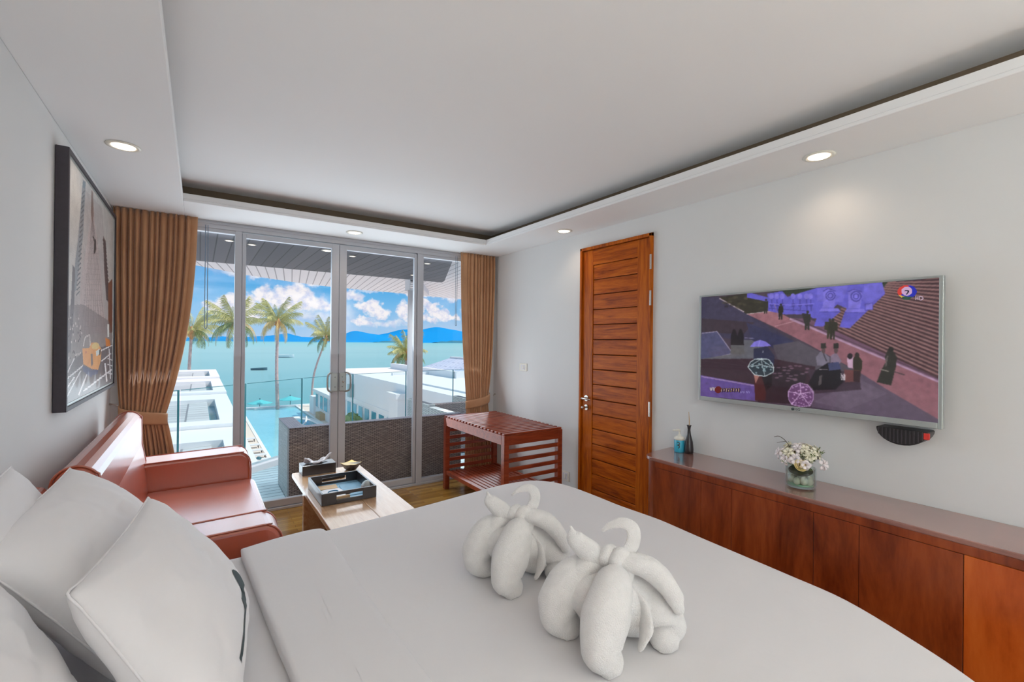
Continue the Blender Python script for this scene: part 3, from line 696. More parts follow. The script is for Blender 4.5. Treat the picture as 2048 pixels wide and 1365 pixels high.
tray = thing('serving_tray', 'black rectangular tray with cut-out handles on the coffee table', 'tray', (.86, 3.43, .452))
def hollow_side(bm, x0, x1, y0, y1, z0, z1, hx0, hx1, hz0, hz1):
    box(bm, x0, hx0, y0, y1, z0, z1); box(bm, hx1, x1, y0, y1, z0, z1); box(bm, hx0, hx1, y0, y1, z0, hz0); box(bm, hx0, hx1, y0, y1, hz1, z1)
b = BM(); hollow_side(b, -.185, .178, -.235, -.222, 0, .08, -.09, .085, .028, .058); obj('end_wall', b, black_box, tray, bevel=.002)
b = BM(); hollow_side(b, -.185, .178, .208, .221, 0, .08, -.09, .085, .028, .058); obj('end_wall', b, black_box, tray, bevel=.002)
obj('side_wall', bx(-.185, -.172, -.222, .208, 0, .08), black_box, tray, bevel=.002)
obj('side_wall', bx(.165, .178, -.222, .208, 0, .08), black_box, tray, bevel=.002)
obj('tray_floor', bx(-.175, .168, -.225, .21, .001, .010), blue_card, tray)
def flat_item(name, cx, cy, w_, d_, h_, rz, m, label, cat, z=.462):
    b = BM(); box(b, -w_/2, w_/2, -d_/2, d_/2, 0, h_); o = obj(name, b, m, None, bevel=min(h_*.3, .003)); o.location = (cx, cy, z); o.rotation_euler = (0, 0, rz); return tag(o, label, cat)
flat_item('info_card', .80, 3.40, .15, .21, .004, .25, white_card, 'white printed card with a blue ring lying in the black tray', 'card')
oc = bpy.data.objects['info_card']; b = BM()
pts = [(.036*math.cos(a), .030*math.sin(a)+.01, .005) for a in np.linspace(0, 2*PI, 20)]; tube(b, pts, .006, 6, 2, .3); obj('ring_mark', b, teal_ink, oc, True)
flat_item('notebook', .78, 3.55, .15, .10, .006, -.1, tan_m, 'tan notebook at the far end of the black tray', 'notebook')
flat_item('stationery_folder', .92, 3.42, .11, .26, .004, -.05, blue_card, 'pale blue folder lying in the middle of the tray', 'folder')
b = BM(); tube(b, [(-.06, 0, .006), (0, .002, .006), (.06, .0, .006)], [.004, .005, .002], 8, 3); o = obj('pen', b, teal_ink, None, True); o.location = (.83, 3.27, .463); o.rotation_euler = (0, 0, .12); tag(o, 'slim blue pen near the front of the black tray', 'pen')
flat_item('paper_sachet', .80, 3.225, .13, .016, .028, .06, tan_m, 'tan paper strip seen through the tray handle', 'paper', z=.464)
t = thing('round_coaster', 'round white-grey coaster standing against the right tray wall', 'coaster', (1.005, 3.33, .4625), .0)
b = BM(); lathe(b, [(.0, 0), (.036, .0), (.04, .004), (.036, .008), (0, .008)], seg=28); o = obj('disc', b, bezel, t, True); o.rotation_euler = (.25, -1.05, .3); o.location = (0, 0, .036)
# tissue box
t = thing('tissue_box', 'black tissue box with a white tissue pulled out', 'tissue box', (.825, 4.065, .45))
b = BM(); box(b, -.13, .13, -.07, .075, 0, .078); obj('box_body', b, black_box, t, bevel=.002)
b = BM(); lathe(b, [(0, .0775), (.062, .0785), (.062, .0795), (0, .0797)], sx=1.25, sy=.4, seg=24); obj('slot', b, black_p, t, True)
def tissue(u, v):
    a = (u-.5)*2; x = a*.105; y = (v-.5)*.07*(1-.4*abs(a))+.01*math.sin(u*9)
    z = .081+.052*abs(a)**1.2*(1 if a > 0 else .55)+.012*math.sin(u*14+v*5)*(.4+abs(a))+.01*math.sin(v*7); return (x, y, z)
b = BM(); grid(b, tissue, 26, 10); o = obj('tissue', b, white_card, t, True); md = o.modifiers.new('s', 'SOLIDIFY'); md.thickness = .0008
# remote
t = thing('remote_control', 'dark remote control with pale buttons between tissue box and tray', 'remote control', (.885, 3.80, .451), .12)
obj('remote_body', bx(-.09, .09, -.02, .02, 0, .018), black_p, t, bevel=.004)
b = BM()
for i in range(12):
    for j in range(3): box(b, -.082+i*.0135, -.074+i*.0135, -.013+j*.010, -.007+j*.010, .018, .020)
obj('button_pad', b, bezel, t)
# square bowl
t = thing('square_bowl', 'small dark square bowl with gilded inside', 'bowl', (1.075, 3.99, .45), .45)
def sq_ring(bm, prof):
    rings = []
    for r, z in prof:
        pts = []
        for i in range(4):
            a = PI/4+i*PI/2; c0 = Vector((r*math.cos(a), r*math.sin(a), z)); a2 = a+PI/2; c1_ = Vector((r*math.cos(a2), r*math.sin(a2), z))
            for k in range(6):
                p = c0.lerp(c1_, k/6); p.z -= .010*math.sin(PI*k/6)*(z/.06); pts.append(bm.verts.new(p))
        rings.append(pts)
    for A, B_ in zip(rings, rings[1:]):
        for i in range(24): bm.faces.new((A[i], A[(i+1) % 24], B_[(i+1) % 24], B_[i]))
    bm.faces.new(rings[0][::-1]); bm.faces.new(rings[-1])
b = BM(); sq_ring(b, [(.035, 0), (.045, .004), (.088, .060), (.084, .0605)]); obj('bowl_shell', b, black_box, t)
b = BM(); sq_ring(b, [(.084, .0615), (.089, .0615), (.088, .064), (.080, .062), (.045, .015), (.01, .0125)]); obj('gilt_lining', b, gold_m, t)

# ================================================================== LUGGAGE RACK
rk = thing('luggage_rack', 'reddish-brown slatted wooden luggage bench with a lower shelf', 'luggage rack', (2.455, 3.815, 0))
def rp(name, bm, m=rack_wood, **kw):
    bmesh.ops.translate(bm, verts=bm.verts, vec=(-2.455, -3.815, 0)); return obj(name, bm, m, rk, **kw)
rx0, rx1, ry0, ry1, rz = 2.135, 2.775, 3.235, 4.40, .752
for x in (rx0, rx1-.05):
    for y in (ry0, ry1-.05): rp('leg', bx(x, x+.05, y, y+.05, 0, rz-.001), bevel=.003)
rp('side_rail', bx(rx0, rx0+.028, ry0+.05, ry1-.05, rz-.085, rz-.001), bevel=.003); rp('side_rail', bx(rx1-.028, rx1, ry0+.05, ry1-.05, rz-.085, rz-.001), bevel=.003)
rp('end_rail', bx(rx0+.05, rx1-.05, ry0, ry0+.028, rz-.085, rz-.001), bevel=.003); rp('end_rail', bx(rx0+.05, rx1-.05, ry1-.028, ry1, rz-.085, rz-.001), bevel=.003)
nsl = 19
for k in range(nsl):
    y = ry0+.008+(ry1-ry0-.054)*k/(nsl-1); rp('top_slat', bx(rx0+.004, rx1-.004, y, y+.038, rz, rz+.016), bevel=.003)
for yy in (ry0+.006, ry1-.024):
    for k in range(6):
        z = .205+k*.078; rp('end_slat', bx(rx0+.045, rx1-.045, yy, yy+.018, z, z+.034), bevel=.002)
rp('shelf_rail', bx(rx0+.008, rx0+.034, ry0+.05, ry1-.05, .155, .195), bevel=.002); rp('shelf_rail', bx(rx1-.034, rx1-.008, ry0+.05, ry1-.05, .155, .195), bevel=.002)
for k in range(12):
    x = rx0+.035+k*.0475; rp('shelf_slat', bx(x, x+.034, ry0+.03, ry1-.03, .170, .186), bevel=.002)

# ================================================================== COUNTER
ct = thing('low_cabinet', 'long built-in reddish wood cabinet under the television', 'cabinet', (2.7, .2, 0))
def cp(name, bm, m, **kw):
    bmesh.ops.translate(bm, verts=bm.verts, vec=(-2.7, -.2, 0)); return obj(name, bm, m, ct, **kw)
cy1 = 2.150
prf = [(2.898, -1.9), (2.898, cy1), (2.66, cy1-.022)]+[(2.520+.10-.10*math.cos(a), cy1-.13+.095*math.sin(a)) for a in np.linspace(1.35, 0, 7)]+[(2.520, -1.9)]
b = BM(); prism(b, prf, .760, .783, 'Z'); cp('worktop', b, counter_top, bevel=.004, bseg=3)
inn = [(2.898, -1.88), (2.898, cy1-.006), (2.665, cy1-.03)]+[(2.532+.09-.09*math.cos(a), cy1-.135+.088*math.sin(a)) for a in np.linspace(1.35, 0, 7)]+[(2.532, -1.88)]
b = BM(); prism(b, inn, .02, .760, 'Z'); cp('carcass', b, counter_wood)
cp('front_rail', bx(2.522, 2.534, -1.88, 2.0, .722, .760), counter_wood, bevel=.002)
ys = [1.98, 1.653, 1.46, 1.036, .846, .496, 0, -.6, -1.2, -1.88]; tone = [0, 0, 0, 0, 0, 1, 0, 0, 1]
for i in range(len(ys)-1):
    cp('front_panel', bx(2.521, 2.533, ys[i+1]+.0012, ys[i]-.0012, .03, .7205), counter_light if tone[i] else counter_wood, bevel=.0012)

# hand gel pump
t = thing('hand_gel_bottle', 'pump bottle of clear blue hand gel beside the slim black vase', 'soap bottle', (2.815, 2.018, .784))
b = BM(); pr = [(.033, 0), (.036, .004), (.036, .085), (.033, .092)]; lathe(b, pr, seg=28, sx=1, sy=1); obj('gel_bottle', b, soap_m, t, True)
b = BM(); lathe(b, [(.0372, .086), (.0372, .100), (.026, .108), (.013, .112), (.012, .122), (.006, .123), (.006, .150)], seg=24); obj('pump_collar', b, chrome_w, t, True)
b = BM(); tube(b, [(0, 0, .152), (-.012, .012, .153), (-.030, .030, .149)], [.009, .007, .005], 10, 3); obj('pump_spout', b, chrome_w, t, True)
b = BM()
for k in range(2):
    pts = [(-.0355*math.cos(a)*1.02, -.0355*math.sin(a)*1.02, z) for a, z in ((.3, .07-k*.018), (.55, .074-k*.018), (.65, .058-k*.018), (.45, .05-k*.018))]; tube(b, pts, .003, 6, 2)
obj('label_mark', b, ink, t, True)
t = thing('slim_vase', 'slim black bottle vase holding one thin stick', 'vase', (2.835, 1.955, .784))
b = BM(); lathe(b, [(.026, 0), (.030, .004), (.031, .03), (.026, .08), (.013, .13), (.009, .165), (.012, .185), (.017, .195), (.014, .196), (.008, .18)], seg=28); obj('vase_body', b, black_box, t, True)
b = BM(); tube(b, [(0, 0, .15), (0.001, -.001, .22), (-.002, .002, .288)], [.0022, .0035, .0015], 8, 3); obj('reed_stick', b, tan_m, t, True)
# flower vase
fv = thing('flower_vase', 'round glass vase of cream roses and white flowers with a twig', 'flower arrangement', (2.70, 1.175, .784))
b = BM(); R0, Hh = .072, .105; lathe(b, [(R0*.9, 0), (R0, .006), (R0, Hh), (R0-.004, Hh), (R0-.004, .012), (.004, .010)], seg=36); obj('glass_bowl', b, vase_glass, fv, True)
b = BM(); lathe(b, [(.0, .011), (.064, .012), (.066, .014), (.0, .0145)], seg=30); obj('water_base', b, plain('green_glass_base', srgb(150, 186, 160), .1, .05), fv, True)
random.seed(4)
for k in range(9):
    a = k*2*PI/8; r = .042 if k < 8 else 0; b = BM(); s = .019+.004*random.random(); ell(b, (r*math.cos(a), r*math.sin(a), .034+.004*(k % 2)), (s, s*.9, s*1.05), 14, 10); obj('pebble', b, stone_m, fv, True)
b = BM(); ell(b, (0, 0, .085), (.058, .058, .028), 20, 10); obj('foam_base', b, plain('dark_green_foam', srgb(54, 62, 36), .9, .3, 60), fv, True)
def flower(kind, c, nrm, size):
    b = BM(); q = Vector(nrm).normalized().to_track_quat('Z', 'Y')
    if kind == 'rose':
        for ring, (rr, zt, n) in enumerate(((.25, .55, 3), (.5, .5, 5), (.8, .38, 6), (1.0, .22, 7))):
            for i in range(n):
                a = i*2*PI/n+ring*.5
                def pf(u, v, a=a, rr=rr, zt=zt, n=n):
                    th = a+(u-.5)*2*PI/n*1.5; r_ = rr*(.35+.65*v**.8)*(1+.06*math.sin(u*PI)); return Vector((r_*math.cos(th), r_*math.sin(th), -.3+v*(zt+.3)+.1*math.sin(u*PI)*v))*size
                grid(b, pf, 6, 5)
    else:
        n = 5
        for lay in range(2):
            for i in range(n):
                a = (i+.5*lay)*2*PI/n
                def pf(u, v, a=a, lay=lay):
                    th = a+(u-.5)*1.1*math.sin(PI*min(.98, v*.8+.1)); r_ = .12+v*(.9-.25*lay); return Vector((r_*math.cos(th), r_*math.sin(th), .15+.35*lay*v+.18*math.sin(v*3)-.25*v*v*(1-lay)))*size
                grid(b, pf, 5, 5)
    for v in b.verts: v.co = q @ v.co+Vector(c)
    o = obj('rose' if kind == 'rose' else 'blossom', b, rose_m if kind == 'rose' else random.choice([petal_m, pink_petal, petal_m]), fv, True)
    md = o.modifiers.new('s', 'SOLIDIFY'); md.thickness = .0008; return o
flower('rose', (-.080, -.036, .132), (-.7, -.55, .35), .031); flower('rose', (-.01, .045, .165), (-.4, .3, .8), .026); flower('rose', (.03, -.03, .175), (-.1, -.4, .9), .026)
random.seed(11)
for k in range(46):
    th = random.uniform(0, 2*PI); ph = random.uniform(.05, 1.5); r = .078+.026*random.random()
    n_ = Vector((math.sin(ph)*math.cos(th), math.sin(ph)*math.sin(th), math.cos(ph)*.75)); c = Vector((n_.x*r*1.0, n_.y*r*1.15, .122+n_.z*r*1.25))
    flower('b', c, n_, random.uniform(.026, .036))
for k in range(16):
    th = random.uniform(0, 2*PI); ph = random.uniform(.6, 1.7); n_ = Vector((math.sin(ph)*math.cos(th), math.sin(ph)*math.sin(th), math.cos(ph))); c0 = Vector((n_.x*.05, n_.y*.06, .105+n_.z*.05))
    b = BM()
    for j in range(7):
        p = c0+n_*(.012+.012*j); d = (n_.cross(Vector((0, 0, 1)))+Vector((0, 0, random.uniform(-.5, .8)))).normalized()*(1 if j % 2 else -1)*.016
        s_ = n_*.006; quad(b, p, p+d*.5+s_, p+d, p+d*.5-s_)
    tube(b, [tuple(c0), tuple(c0+n_*.05), tuple(c0+n_*.095)], .0012, 5, 1); obj('leaf_sprig', b, leaf_m, fv)
b = BM(); tube(b, [(-.03, .02, .13), (-.03, .035, .19), (-.035, .06, .235), (-.045, .09, .258), (-.05, .115, .252)], .0016, 6, 4); tube(b, [(-.035, .06, .235), (-.045, .085, .228), (-.05, .1, .222)], .0011, 6, 3); obj('curved_twig', b, twig_m, fv, True)

# ================================================================== RASTER PICTURES (colour per face)
class Canvas:
    def __init__(s, w, h, bg): s.w, s.h = w, h; s.a = np.zeros((h, w, 3), np.float32); s.a[:] = np.array(bg)/255.; s.H = np.eye(3)
    def quadmap(s, q):
        """q: TL,TR,BR,BL in sketch units"""
        dst = [(0, 0), (s.w, 0), (s.w, s.h), (0, s.h)]; A = []; B_ = []
        for (x, y), (u, v) in zip(q, dst):
            A += [[x, y, 1, 0, 0, 0, -u*x, -u*y], [0, 0, 0, x, y, 1, -v*x, -v*y]]; B_ += [u, v]
        h = np.linalg.solve(np.array(A, float), np.array(B_, float)); s.H = np.append(h, 1).reshape(3, 3)
    def m(s, p):
        q = s.H @ np.array([p[0], p[1], 1.0]); return q[0]/q[2], q[1]/q[2]
    def poly(s, pts, c, alpha=1.0):
        P_ = [s.m(p) for p in pts]; ys, xs = np.mgrid[0:s.h, 0:s.w]; xs = xs+.5; ys = ys+.5; ins = np.zeros((s.h, s.w), bool); j = len(P_)-1
        for i in range(len(P_)):
            xi, yi = P_[i]; xj, yj = P_[j]
            if yi != yj:
                cnd = ((yi > ys) != (yj > ys)) & (xs < (xj-xi)*(ys-yi)/(yj-yi)+xi); ins ^= cnd
            j = i
        s.a[ins] = s.a[ins]*(1-alpha)+np.array(c)/255.*alpha
    def line(s, p, q, w, c, alpha=1.0):
        d = Vector((q[0]-p[0], q[1]-p[1])); 
        if d.length < 1e-6: return
        n = Vector((-d.y, d.x)).normalized()*w/2
        s.poly([(p[0]+n.x, p[1]+n.y), (q[0]+n.x, q[1]+n.y), (q[0]-n.x, q[1]-n.y), (p[0]-n.x, p[1]-n.y)], c, alpha)
    def pl(s, pts, w, c, alpha=1.0):
        for a, b_ in zip(pts, pts[1:]): s.line(a, b_, w, c, alpha)
    def oval(s, x, y, rx, ry, c, a0=0, a1=2*PI, alpha=1.0): s.poly([(x+rx*math.cos(t), y+ry*math.sin(t)) for t in np.linspace(a0, a1, 26)], c, alpha)
    def grain(s, amp, seed=1, block=6):
        rg = np.random.RandomState(seed); g_ = rg.randn(s.h//block+2, s.w//block+2); g_ = np.kron(g_, np.ones((block, block)))[:s.h, :s.w]
        g2 = rg.randn(s.h, s.w); 
        for _ in range(3): g_ = (g_+np.roll(g_, 2, 0)+np.roll(g_, -2, 0)+np.roll(g_, 2, 1)+np.roll(g_, -2, 1))/5
        s.a *= (1+amp*(g_*.8+g2*.35))[:, :, None]; s.a = np.clip(s.a, 0, 1)
    def mesh(s, name, origin, ex, ey, mat, parent=None):
        """origin = top left corner, ex/ey full width and height vectors"""
        w, h = s.w, s.h; o_, X_, Y_ = (np.array(v, float) for v in (origin, ex, ey))
        jj, ii = np.mgrid[0:h+1, 0:w+1]; co = o_+(ii[..., None]/w)*X_+(jj[..., None]/h)*Y_
        me = bpy.data.meshes.new(name); me.vertices.add((w+1)*(h+1)); me.vertices.foreach_set('co', co.reshape(-1).astype(np.float32))
        j, i = np.mgrid[0:h, 0:w]; a = j*(w+1)+i; F = np.stack([a, a+w+1, a+w+2, a+1], -1).reshape(-1).astype(np.int32)
        me.loops.add(w*h*4); me.loops.foreach_set('vertex_index', F); me.polygons.add(w*h); me.polygons.foreach_set('loop_start', np.arange(0, w*h*4, 4, dtype=np.int32)); me.update(calc_edges=True)
        at = me.attributes.new('picture', 'FLOAT_COLOR', 'FACE'); lin = np.where(s.a <= .04045, s.a/12.92, ((s.a+.055)/1.055)**2.4)
        at.data.foreach_set('color', np.concatenate([lin, np.ones((h, w, 1))], -1).reshape(-1).astype(np.float32))
        return link(name, me, mat, parent)

# ---- the programme on the television
tv = Canvas(460, 262, (72, 58, 74)); tv.quadmap([(103, 243), (1866, 95), (1872, 1178), (118, 975)])
tv.poly([(100, 240), (230, 240), (440, 365), (800, 570), (640, 600), (110, 520)], (62, 56, 84))
tv.poly([(110, 400), (500, 430), (420, 520), (110, 500)], (60, 46, 58))
tv.poly([(440, 430), (800, 570), (640, 620), (480, 560)], (52, 52, 88))
tv.poly([(640, 600), (830, 570), (1280, 800), (1300, 1000), (700, 760)], (84, 76, 88))
tv.poly([(110, 510), (225, 498), (345, 665), (112, 702)], (78, 78, 118)); tv.pl([(110, 512), (225, 498), (345, 660), (230, 690)], 7, (140, 130, 160))
tv.poly([(345, 560), (480, 560), (620, 640), (640, 700), (112, 702), (345, 665)], (96, 96, 106))
tv.poly([(112, 702), (640, 700), (960, 760), (920, 900), (510, 890), (115, 822)], (58, 34, 46)); tv.poly([(600, 740), (900, 800), (850, 1040), (540, 1020)], (44, 30, 40))
tv.poly([(900, 930), (1280, 800), (1880, 1150), (1880, 1185), (940, 1060)], (94, 76, 98))
tv.poly([(950, 1020), (1280, 850), (1500, 960), (1200, 1080)], (110, 92, 114), .7); tv.poly([(900, 780), (1280, 800), (1300, 930), (960, 960)], (64, 44, 60))
tv.poly([(115, 822), (510, 892), (525, 1012), (117, 978)], (92, 70, 150)); tv.line((120, 832), (510, 900), 9, (150, 120, 180))
for k in range(24):
    x = 640+random.uniform(0, 280); y = 740+random.uniform(0, 130); tv.oval(x, y, 16, 6, (140, 104, 128), alpha=.6)
tv.poly([(440, 368), (650, 340), (760, 398), (1130, 560), (1872, 876), (1872, 1150), (1500, 935), (1280, 800), (900, 592), (640, 462)], (150, 92, 104))
tv.poly([(440, 368), (640, 462), (760, 398), (640, 340)], (168, 108, 118), .7)
tv.line((650, 460), (800, 420), 5, (190, 140, 150))
tv.poly([(940, 410), (1010, 400), (1440, 240), (1480, 140), (1868, 92), (1872, 870), (1130, 552)], (92, 58, 62))
for k in range(24):
    f = k/23.; x0 = 1500-520*f; y0 = 118+300*f; y1 = 92+730*f
    tv.pl([(x0, y0), (1872, y1)], 12, (146, 104, 102)); tv.pl([(x0, y0+14), (1872, y1+15)], 7, (66, 40, 46))
tv.poly([(760, 398), (900, 402), (1872, 850), (1872, 880)], (116, 78, 104)); tv.pl([(760, 402), (1130, 560), (1872, 872)], 15, (178, 138, 168)); tv.pl([(800, 402), (1872, 850)], 4, (70, 46, 60))
tv.poly([(232, 243), (450, 212), (585, 250), (575, 345), (440, 368)], (52, 48, 34)); tv.pl([(235, 250), (420, 352)], 9, (170, 150, 160)); tv.line((440, 368), (640, 345), 5, (190, 170, 170))
for k in range(30): tv.oval(260+random.uniform(0, 300), 235+random.uniform(0, 90), 16, 10, random.choice([(74, 66, 44), (40, 36, 28), (90, 78, 60)]), alpha=.5)
tv.poly([(590, 205), (1000, 165), (1480, 128), (1400, 250), (900, 240)], (46, 58, 40))
B1 = (96, 88, 214); B2 = (124, 112, 232); B3 = (70, 62, 168)
tv.poly([(440, 215), (470, 210), (600, 245), (590, 275), (440, 245)], B1)
tv.poly([(590, 215), (700, 195), (740, 240), (860, 200), (960, 170), (1440, 130), (1465, 215), (1380, 300), (1205, 475), (1130, 465), (1180, 325), (1110, 295), (1010, 405), (930, 400), (900, 370), (720, 370), (600, 345)], B1)
tv.poly([(960, 175), (1190, 150), (1150, 280), (960, 270)], B2, .5); tv.poly([(1310, 140), (1440, 132), (1462, 210), (1340, 300), (1290, 250)], B2, .45)
for x, y, r in ((1240, 225, 52), (1050, 220, 48)):
    tv.poly([(x-r, y-20), (x-10, y-52), (x+r, y-20), (x+r*.9, y+60), (x+40, y+100), (x-50, y+100), (x-r*.9, y+40)], B2)
    for q, c_ in ((.78, B3), (.62, B2), (.45, B3), (.3, B2)): tv.oval(x+8, y+10, r*q, r*q, c_)
    tv.pl([(x-r, y-22), (x-10, y-45), (x+r, y-22)], 6, B3); tv.poly([(x-60, y+105), (x+70, y+105), (x+85, y+130), (x-75, y+130)], B2); tv.poly([(x-75, y+130), (x+85, y+130), (x-40, y+240), (x-110, y+240)], B1); tv.line((x-75, y+132), (x+85, y+132), 5, B3)
tv.poly([(1318, 292), (1375, 287), (1375, 335), (1318, 340)], B2); tv.pl([(1318, 292), (1375, 287), (1375, 335), (1318, 340), (1318, 292)], 4, B3)
for x in (620, 660, 700, 780, 830, 880, 910): tv.pl([(x, 215+random.uniform(0, 20)), (x+8, 345)], 7, B3); tv.oval(x, 235, 18, 22, B2); tv.oval(x+4, 300, 14, 14, B3)
tv.pl([(600, 290), (760, 300), (940, 290)], 7, B2); tv.pl([(600, 325), (900, 345)], 6, B3)
def man(x, y, h, c=(44, 42, 34), wd=.20):
    tv.oval(x, y-h*.93, h*.07, h*.075, c); tv.poly([(x-h*wd*.7, y-h*.84), (x+h*wd*.7, y-h*.84), (x+h*wd*.8, y-h*.45), (x+h*.10, y-h*.42), (x+h*.10, y), (x+h*.02, y), (x, y-h*.3), (x-h*.05, y), (x-h*.12, y), (x-h*.12, y-h*.42), (x-h*wd*.8, y-h*.45)], c)
man(582, 365, 110); man(692, 408, 118); tv.pl([(645, 290), (680, 400)], 4, (150, 120, 150)); man(892, 488, 145); tv.poly([(848, 362), (880, 365), (890, 440), (870, 440)], (48, 44, 40)); man(1058, 552, 150, (56, 54, 34), .34); man(1082, 560, 160, (46, 44, 30), .28)
for x in (350, 398): tv.poly([(x-22, 530), (x-10, 488), (x+12, 488), (x+26, 530), (x+28, 600), (x-20, 600)], (30, 24, 30)); tv.oval(x, 495, 12, 16, (26, 20, 26)); tv.poly([(x-20, 600), (x+28, 600), (x+34, 665), (x-22, 665)], (92, 92, 96))
tv.pl([(430, 545), (500, 550)], 5, (160, 150, 190), .7)
# officer
tv.poly([(1480, 720), (1470, 690), (1490, 640), (1530, 640), (1560, 690), (1555, 760), (1520, 900), (1415, 875), (1445, 790)], (44, 42, 34)); tv.oval(1515, 632, 20, 18, (34, 32, 26)); tv.line((1535, 795), (1620, 822), 6, (60, 50, 50)); tv.line((1490, 680), (1478, 760), 9, (110, 96, 96)); tv.line((1440, 780), (1500, 795), 7, (150, 140, 130))
# blue parasol couple
tv.poly([(500, 625), (600, 610), (655, 680), (650, 750), (500, 740)], (44, 46, 76)); tv.poly([(470, 612), (500, 575), (545, 560), (590, 575), (628, 605), (560, 612)], (126, 114, 226)); tv.line((545, 560), (532, 612), 3, (170, 160, 240)); tv.line((568, 640), (568, 655), 5, (220, 220, 230))
tv.poly([(505, 800), (560, 800), (600, 960), (595, 1010), (520, 1010)], (74, 28, 30)); tv.poly([(560, 820), (640, 820), (640, 900), (600, 940)], (26, 18, 24)); tv.poly([(505, 820), (545, 830), (520, 885)], (170, 110, 100))
R_ = [(460, 762), (478, 725), (512, 703), (560, 700), (610, 706), (640, 738), (650, 770), (648, 800), (588, 832), (510, 820)]
tv.poly(R_, (44, 56, 66)); tv.pl(R_+[R_[0]], 6, (196, 210, 214)); 
for p in R_[::2]: tv.line((555, 705), p, 4, (196, 210, 214))
for k in range(16): tv.oval(490+random.uniform(0, 140), 730+random.uniform(0, 80), 7, 7, (150, 178, 186), alpha=.8)
tv.pl([(478, 760), (555, 745), (645, 768)], 4, (196, 210, 214))
R_ = [(762, 945), (790, 900), (848, 880), (905, 895), (945, 945), (948, 1000), (925, 1050), (860, 1056), (790, 1040), (765, 1000)]
tv.poly(R_, (108, 66, 116)); 
for k in range(60): tv.oval(785+random.uniform(0, 145), 900+random.uniform(0, 140), 6, 4, (206, 160, 214), alpha=.8)
tv.pl(R_+[R_[0]], 5, (206, 160, 214))
for p in R_[::2]: tv.line((855, 960), p, 5, (214, 172, 220))
# carriage and riders
tv.poly([(960, 690), (1000, 640), (1060, 690), (1060, 760), (970, 750)], (120, 112, 132)); tv.poly([(1070, 680), (1110, 650), (1150, 720), (1120, 760), (1070, 740)], (132, 112, 136)); tv.line((1010, 650), (1040, 720), 8, (60, 56, 66))
for x in (1015, 1108): tv.oval(x, 640, 14, 22, (92, 70, 72)); tv.poly([(x-18, 625), (x-20, 588), (x+16, 584), (x+20, 622)], (44, 42, 36))
tv.poly([(910, 880), (960, 790), (1050, 730), (1130, 730), (1150, 800), (1170, 870), (1110, 930), (950, 935)], (20, 14, 22)); tv.poly([(1050, 735), (1130, 725), (1150, 780), (1060, 790)], (62, 66, 110)); tv.pl([(985, 780), (1050, 782)], 4, (170, 160, 170)); tv.poly([(985, 830), (1010, 820), (1005, 890), (985, 900)], (84, 74, 76))
tv.poly([(1190, 700), (1215, 665), (1245, 700), (1235, 770), (1200, 770)], (214, 170, 200)); tv.oval(1213, 682, 20, 22, (36, 26, 34)); tv.poly([(1235, 700), (1265, 665), (1305, 720), (1300, 790), (1240, 800)], (48, 42, 26)); tv.oval(1265, 675, 17, 20, (48, 40, 34)); tv.poly([(1170, 780), (1290, 790), (1290, 870), (1180, 875)], (116, 62, 62)); tv.poly([(1240, 790), (1295, 790), (1290, 875), (1240, 870)], (54, 30, 34))
for k in range(8): tv.line((1145+random.uniform(0, 40), 800+random.uniform(0, 40)), (1150+random.uniform(0, 40), 860), 4, (220, 210, 215))
_g = tv.a.mean(-1, keepdims=True); tv.a[:] = tv.a*.86+_g*.14; tv.grain(.07, 3, 5)
_k = tv.a.copy()
for _a in (0, 1): _k = (_k*2+np.roll(_k, 1, _a)+np.roll(_k, -1, _a))/4
tv.a[1:-1, 1:-1] = _k[1:-1, 1:-1]
# channel mark and caption
tv.oval(1630, 200, 70, 50, (26, 40, 190)); tv.oval(1622, 200, 66, 48, (220, 60, 50), PI*.75, PI*1.6); tv.oval(1622, 202, 64, 48, (232, 196, 60), PI*.35, PI*.85); tv.poly([(1590, 235), (1670, 238), (1640, 262), (1600, 258)], (40, 84, 60)); tv.oval(1626, 196, 40, 34, (214, 176, 214))
tv.pl([(1610, 190), (1644, 194), (1622, 220)], 9, (30, 28, 50))
tv.pl([(1694, 232), (1694, 262)], 5, (214, 190, 210)); tv.pl([(1710, 234), (1710, 263)], 5, (214, 190, 210)); tv.pl([(1694, 247), (1710, 248)], 4, (214, 190, 210)); tv.pl([(1722, 235), (1722, 263), (1740, 260), (1750, 249), (1740, 238), (1722, 235)], 5, (214, 190, 210))
for k, x in enumerate((186, 208)): tv.pl([(x, 912), (x+4, 934), (x+12, 934), (x+14, 912)], 5, (210, 200, 190))
tv.oval(246, 930, 26, 26, (96, 20, 20))
for k in range(8):
    x = 268+k*18; tv.pl([(x, 948), (x, 926), (x+6, 918), (x+12, 926), (x+10, 950)], 6, (34, 16, 14)); tv.pl([(x+1, 944), (x+2, 926), (x+7, 921)], 2.5, (226, 190, 120))
for k in range(5):
    x = 410+k*14; tv.pl([(x, 954), (x+2, 942), (x+8, 944), (x+8, 956)], 2.5, (150, 140, 200))
tvt = thing('television', 'large flat wall television with silver rim showing a costume drama', 'television', (2.86, 1.2425, 1.522))
TY0, TY1, TZ0, TZ1 = .624, 1.861, 1.1695, 1.8755; XT = 2.80
def tvp(name, bm, m, **kw):
    bmesh.ops.translate(bm, verts=bm.verts, vec=(-2.86, -1.2425, -1.522)); return obj(name, bm, m, tvt, **kw)
bz = .013; bb = .028
tvp('back_housing', bx(XT+.012, XT+.05, TY0+.004, TY1-.004, TZ0+.004, TZ1-.004), black_p, bevel=.006)
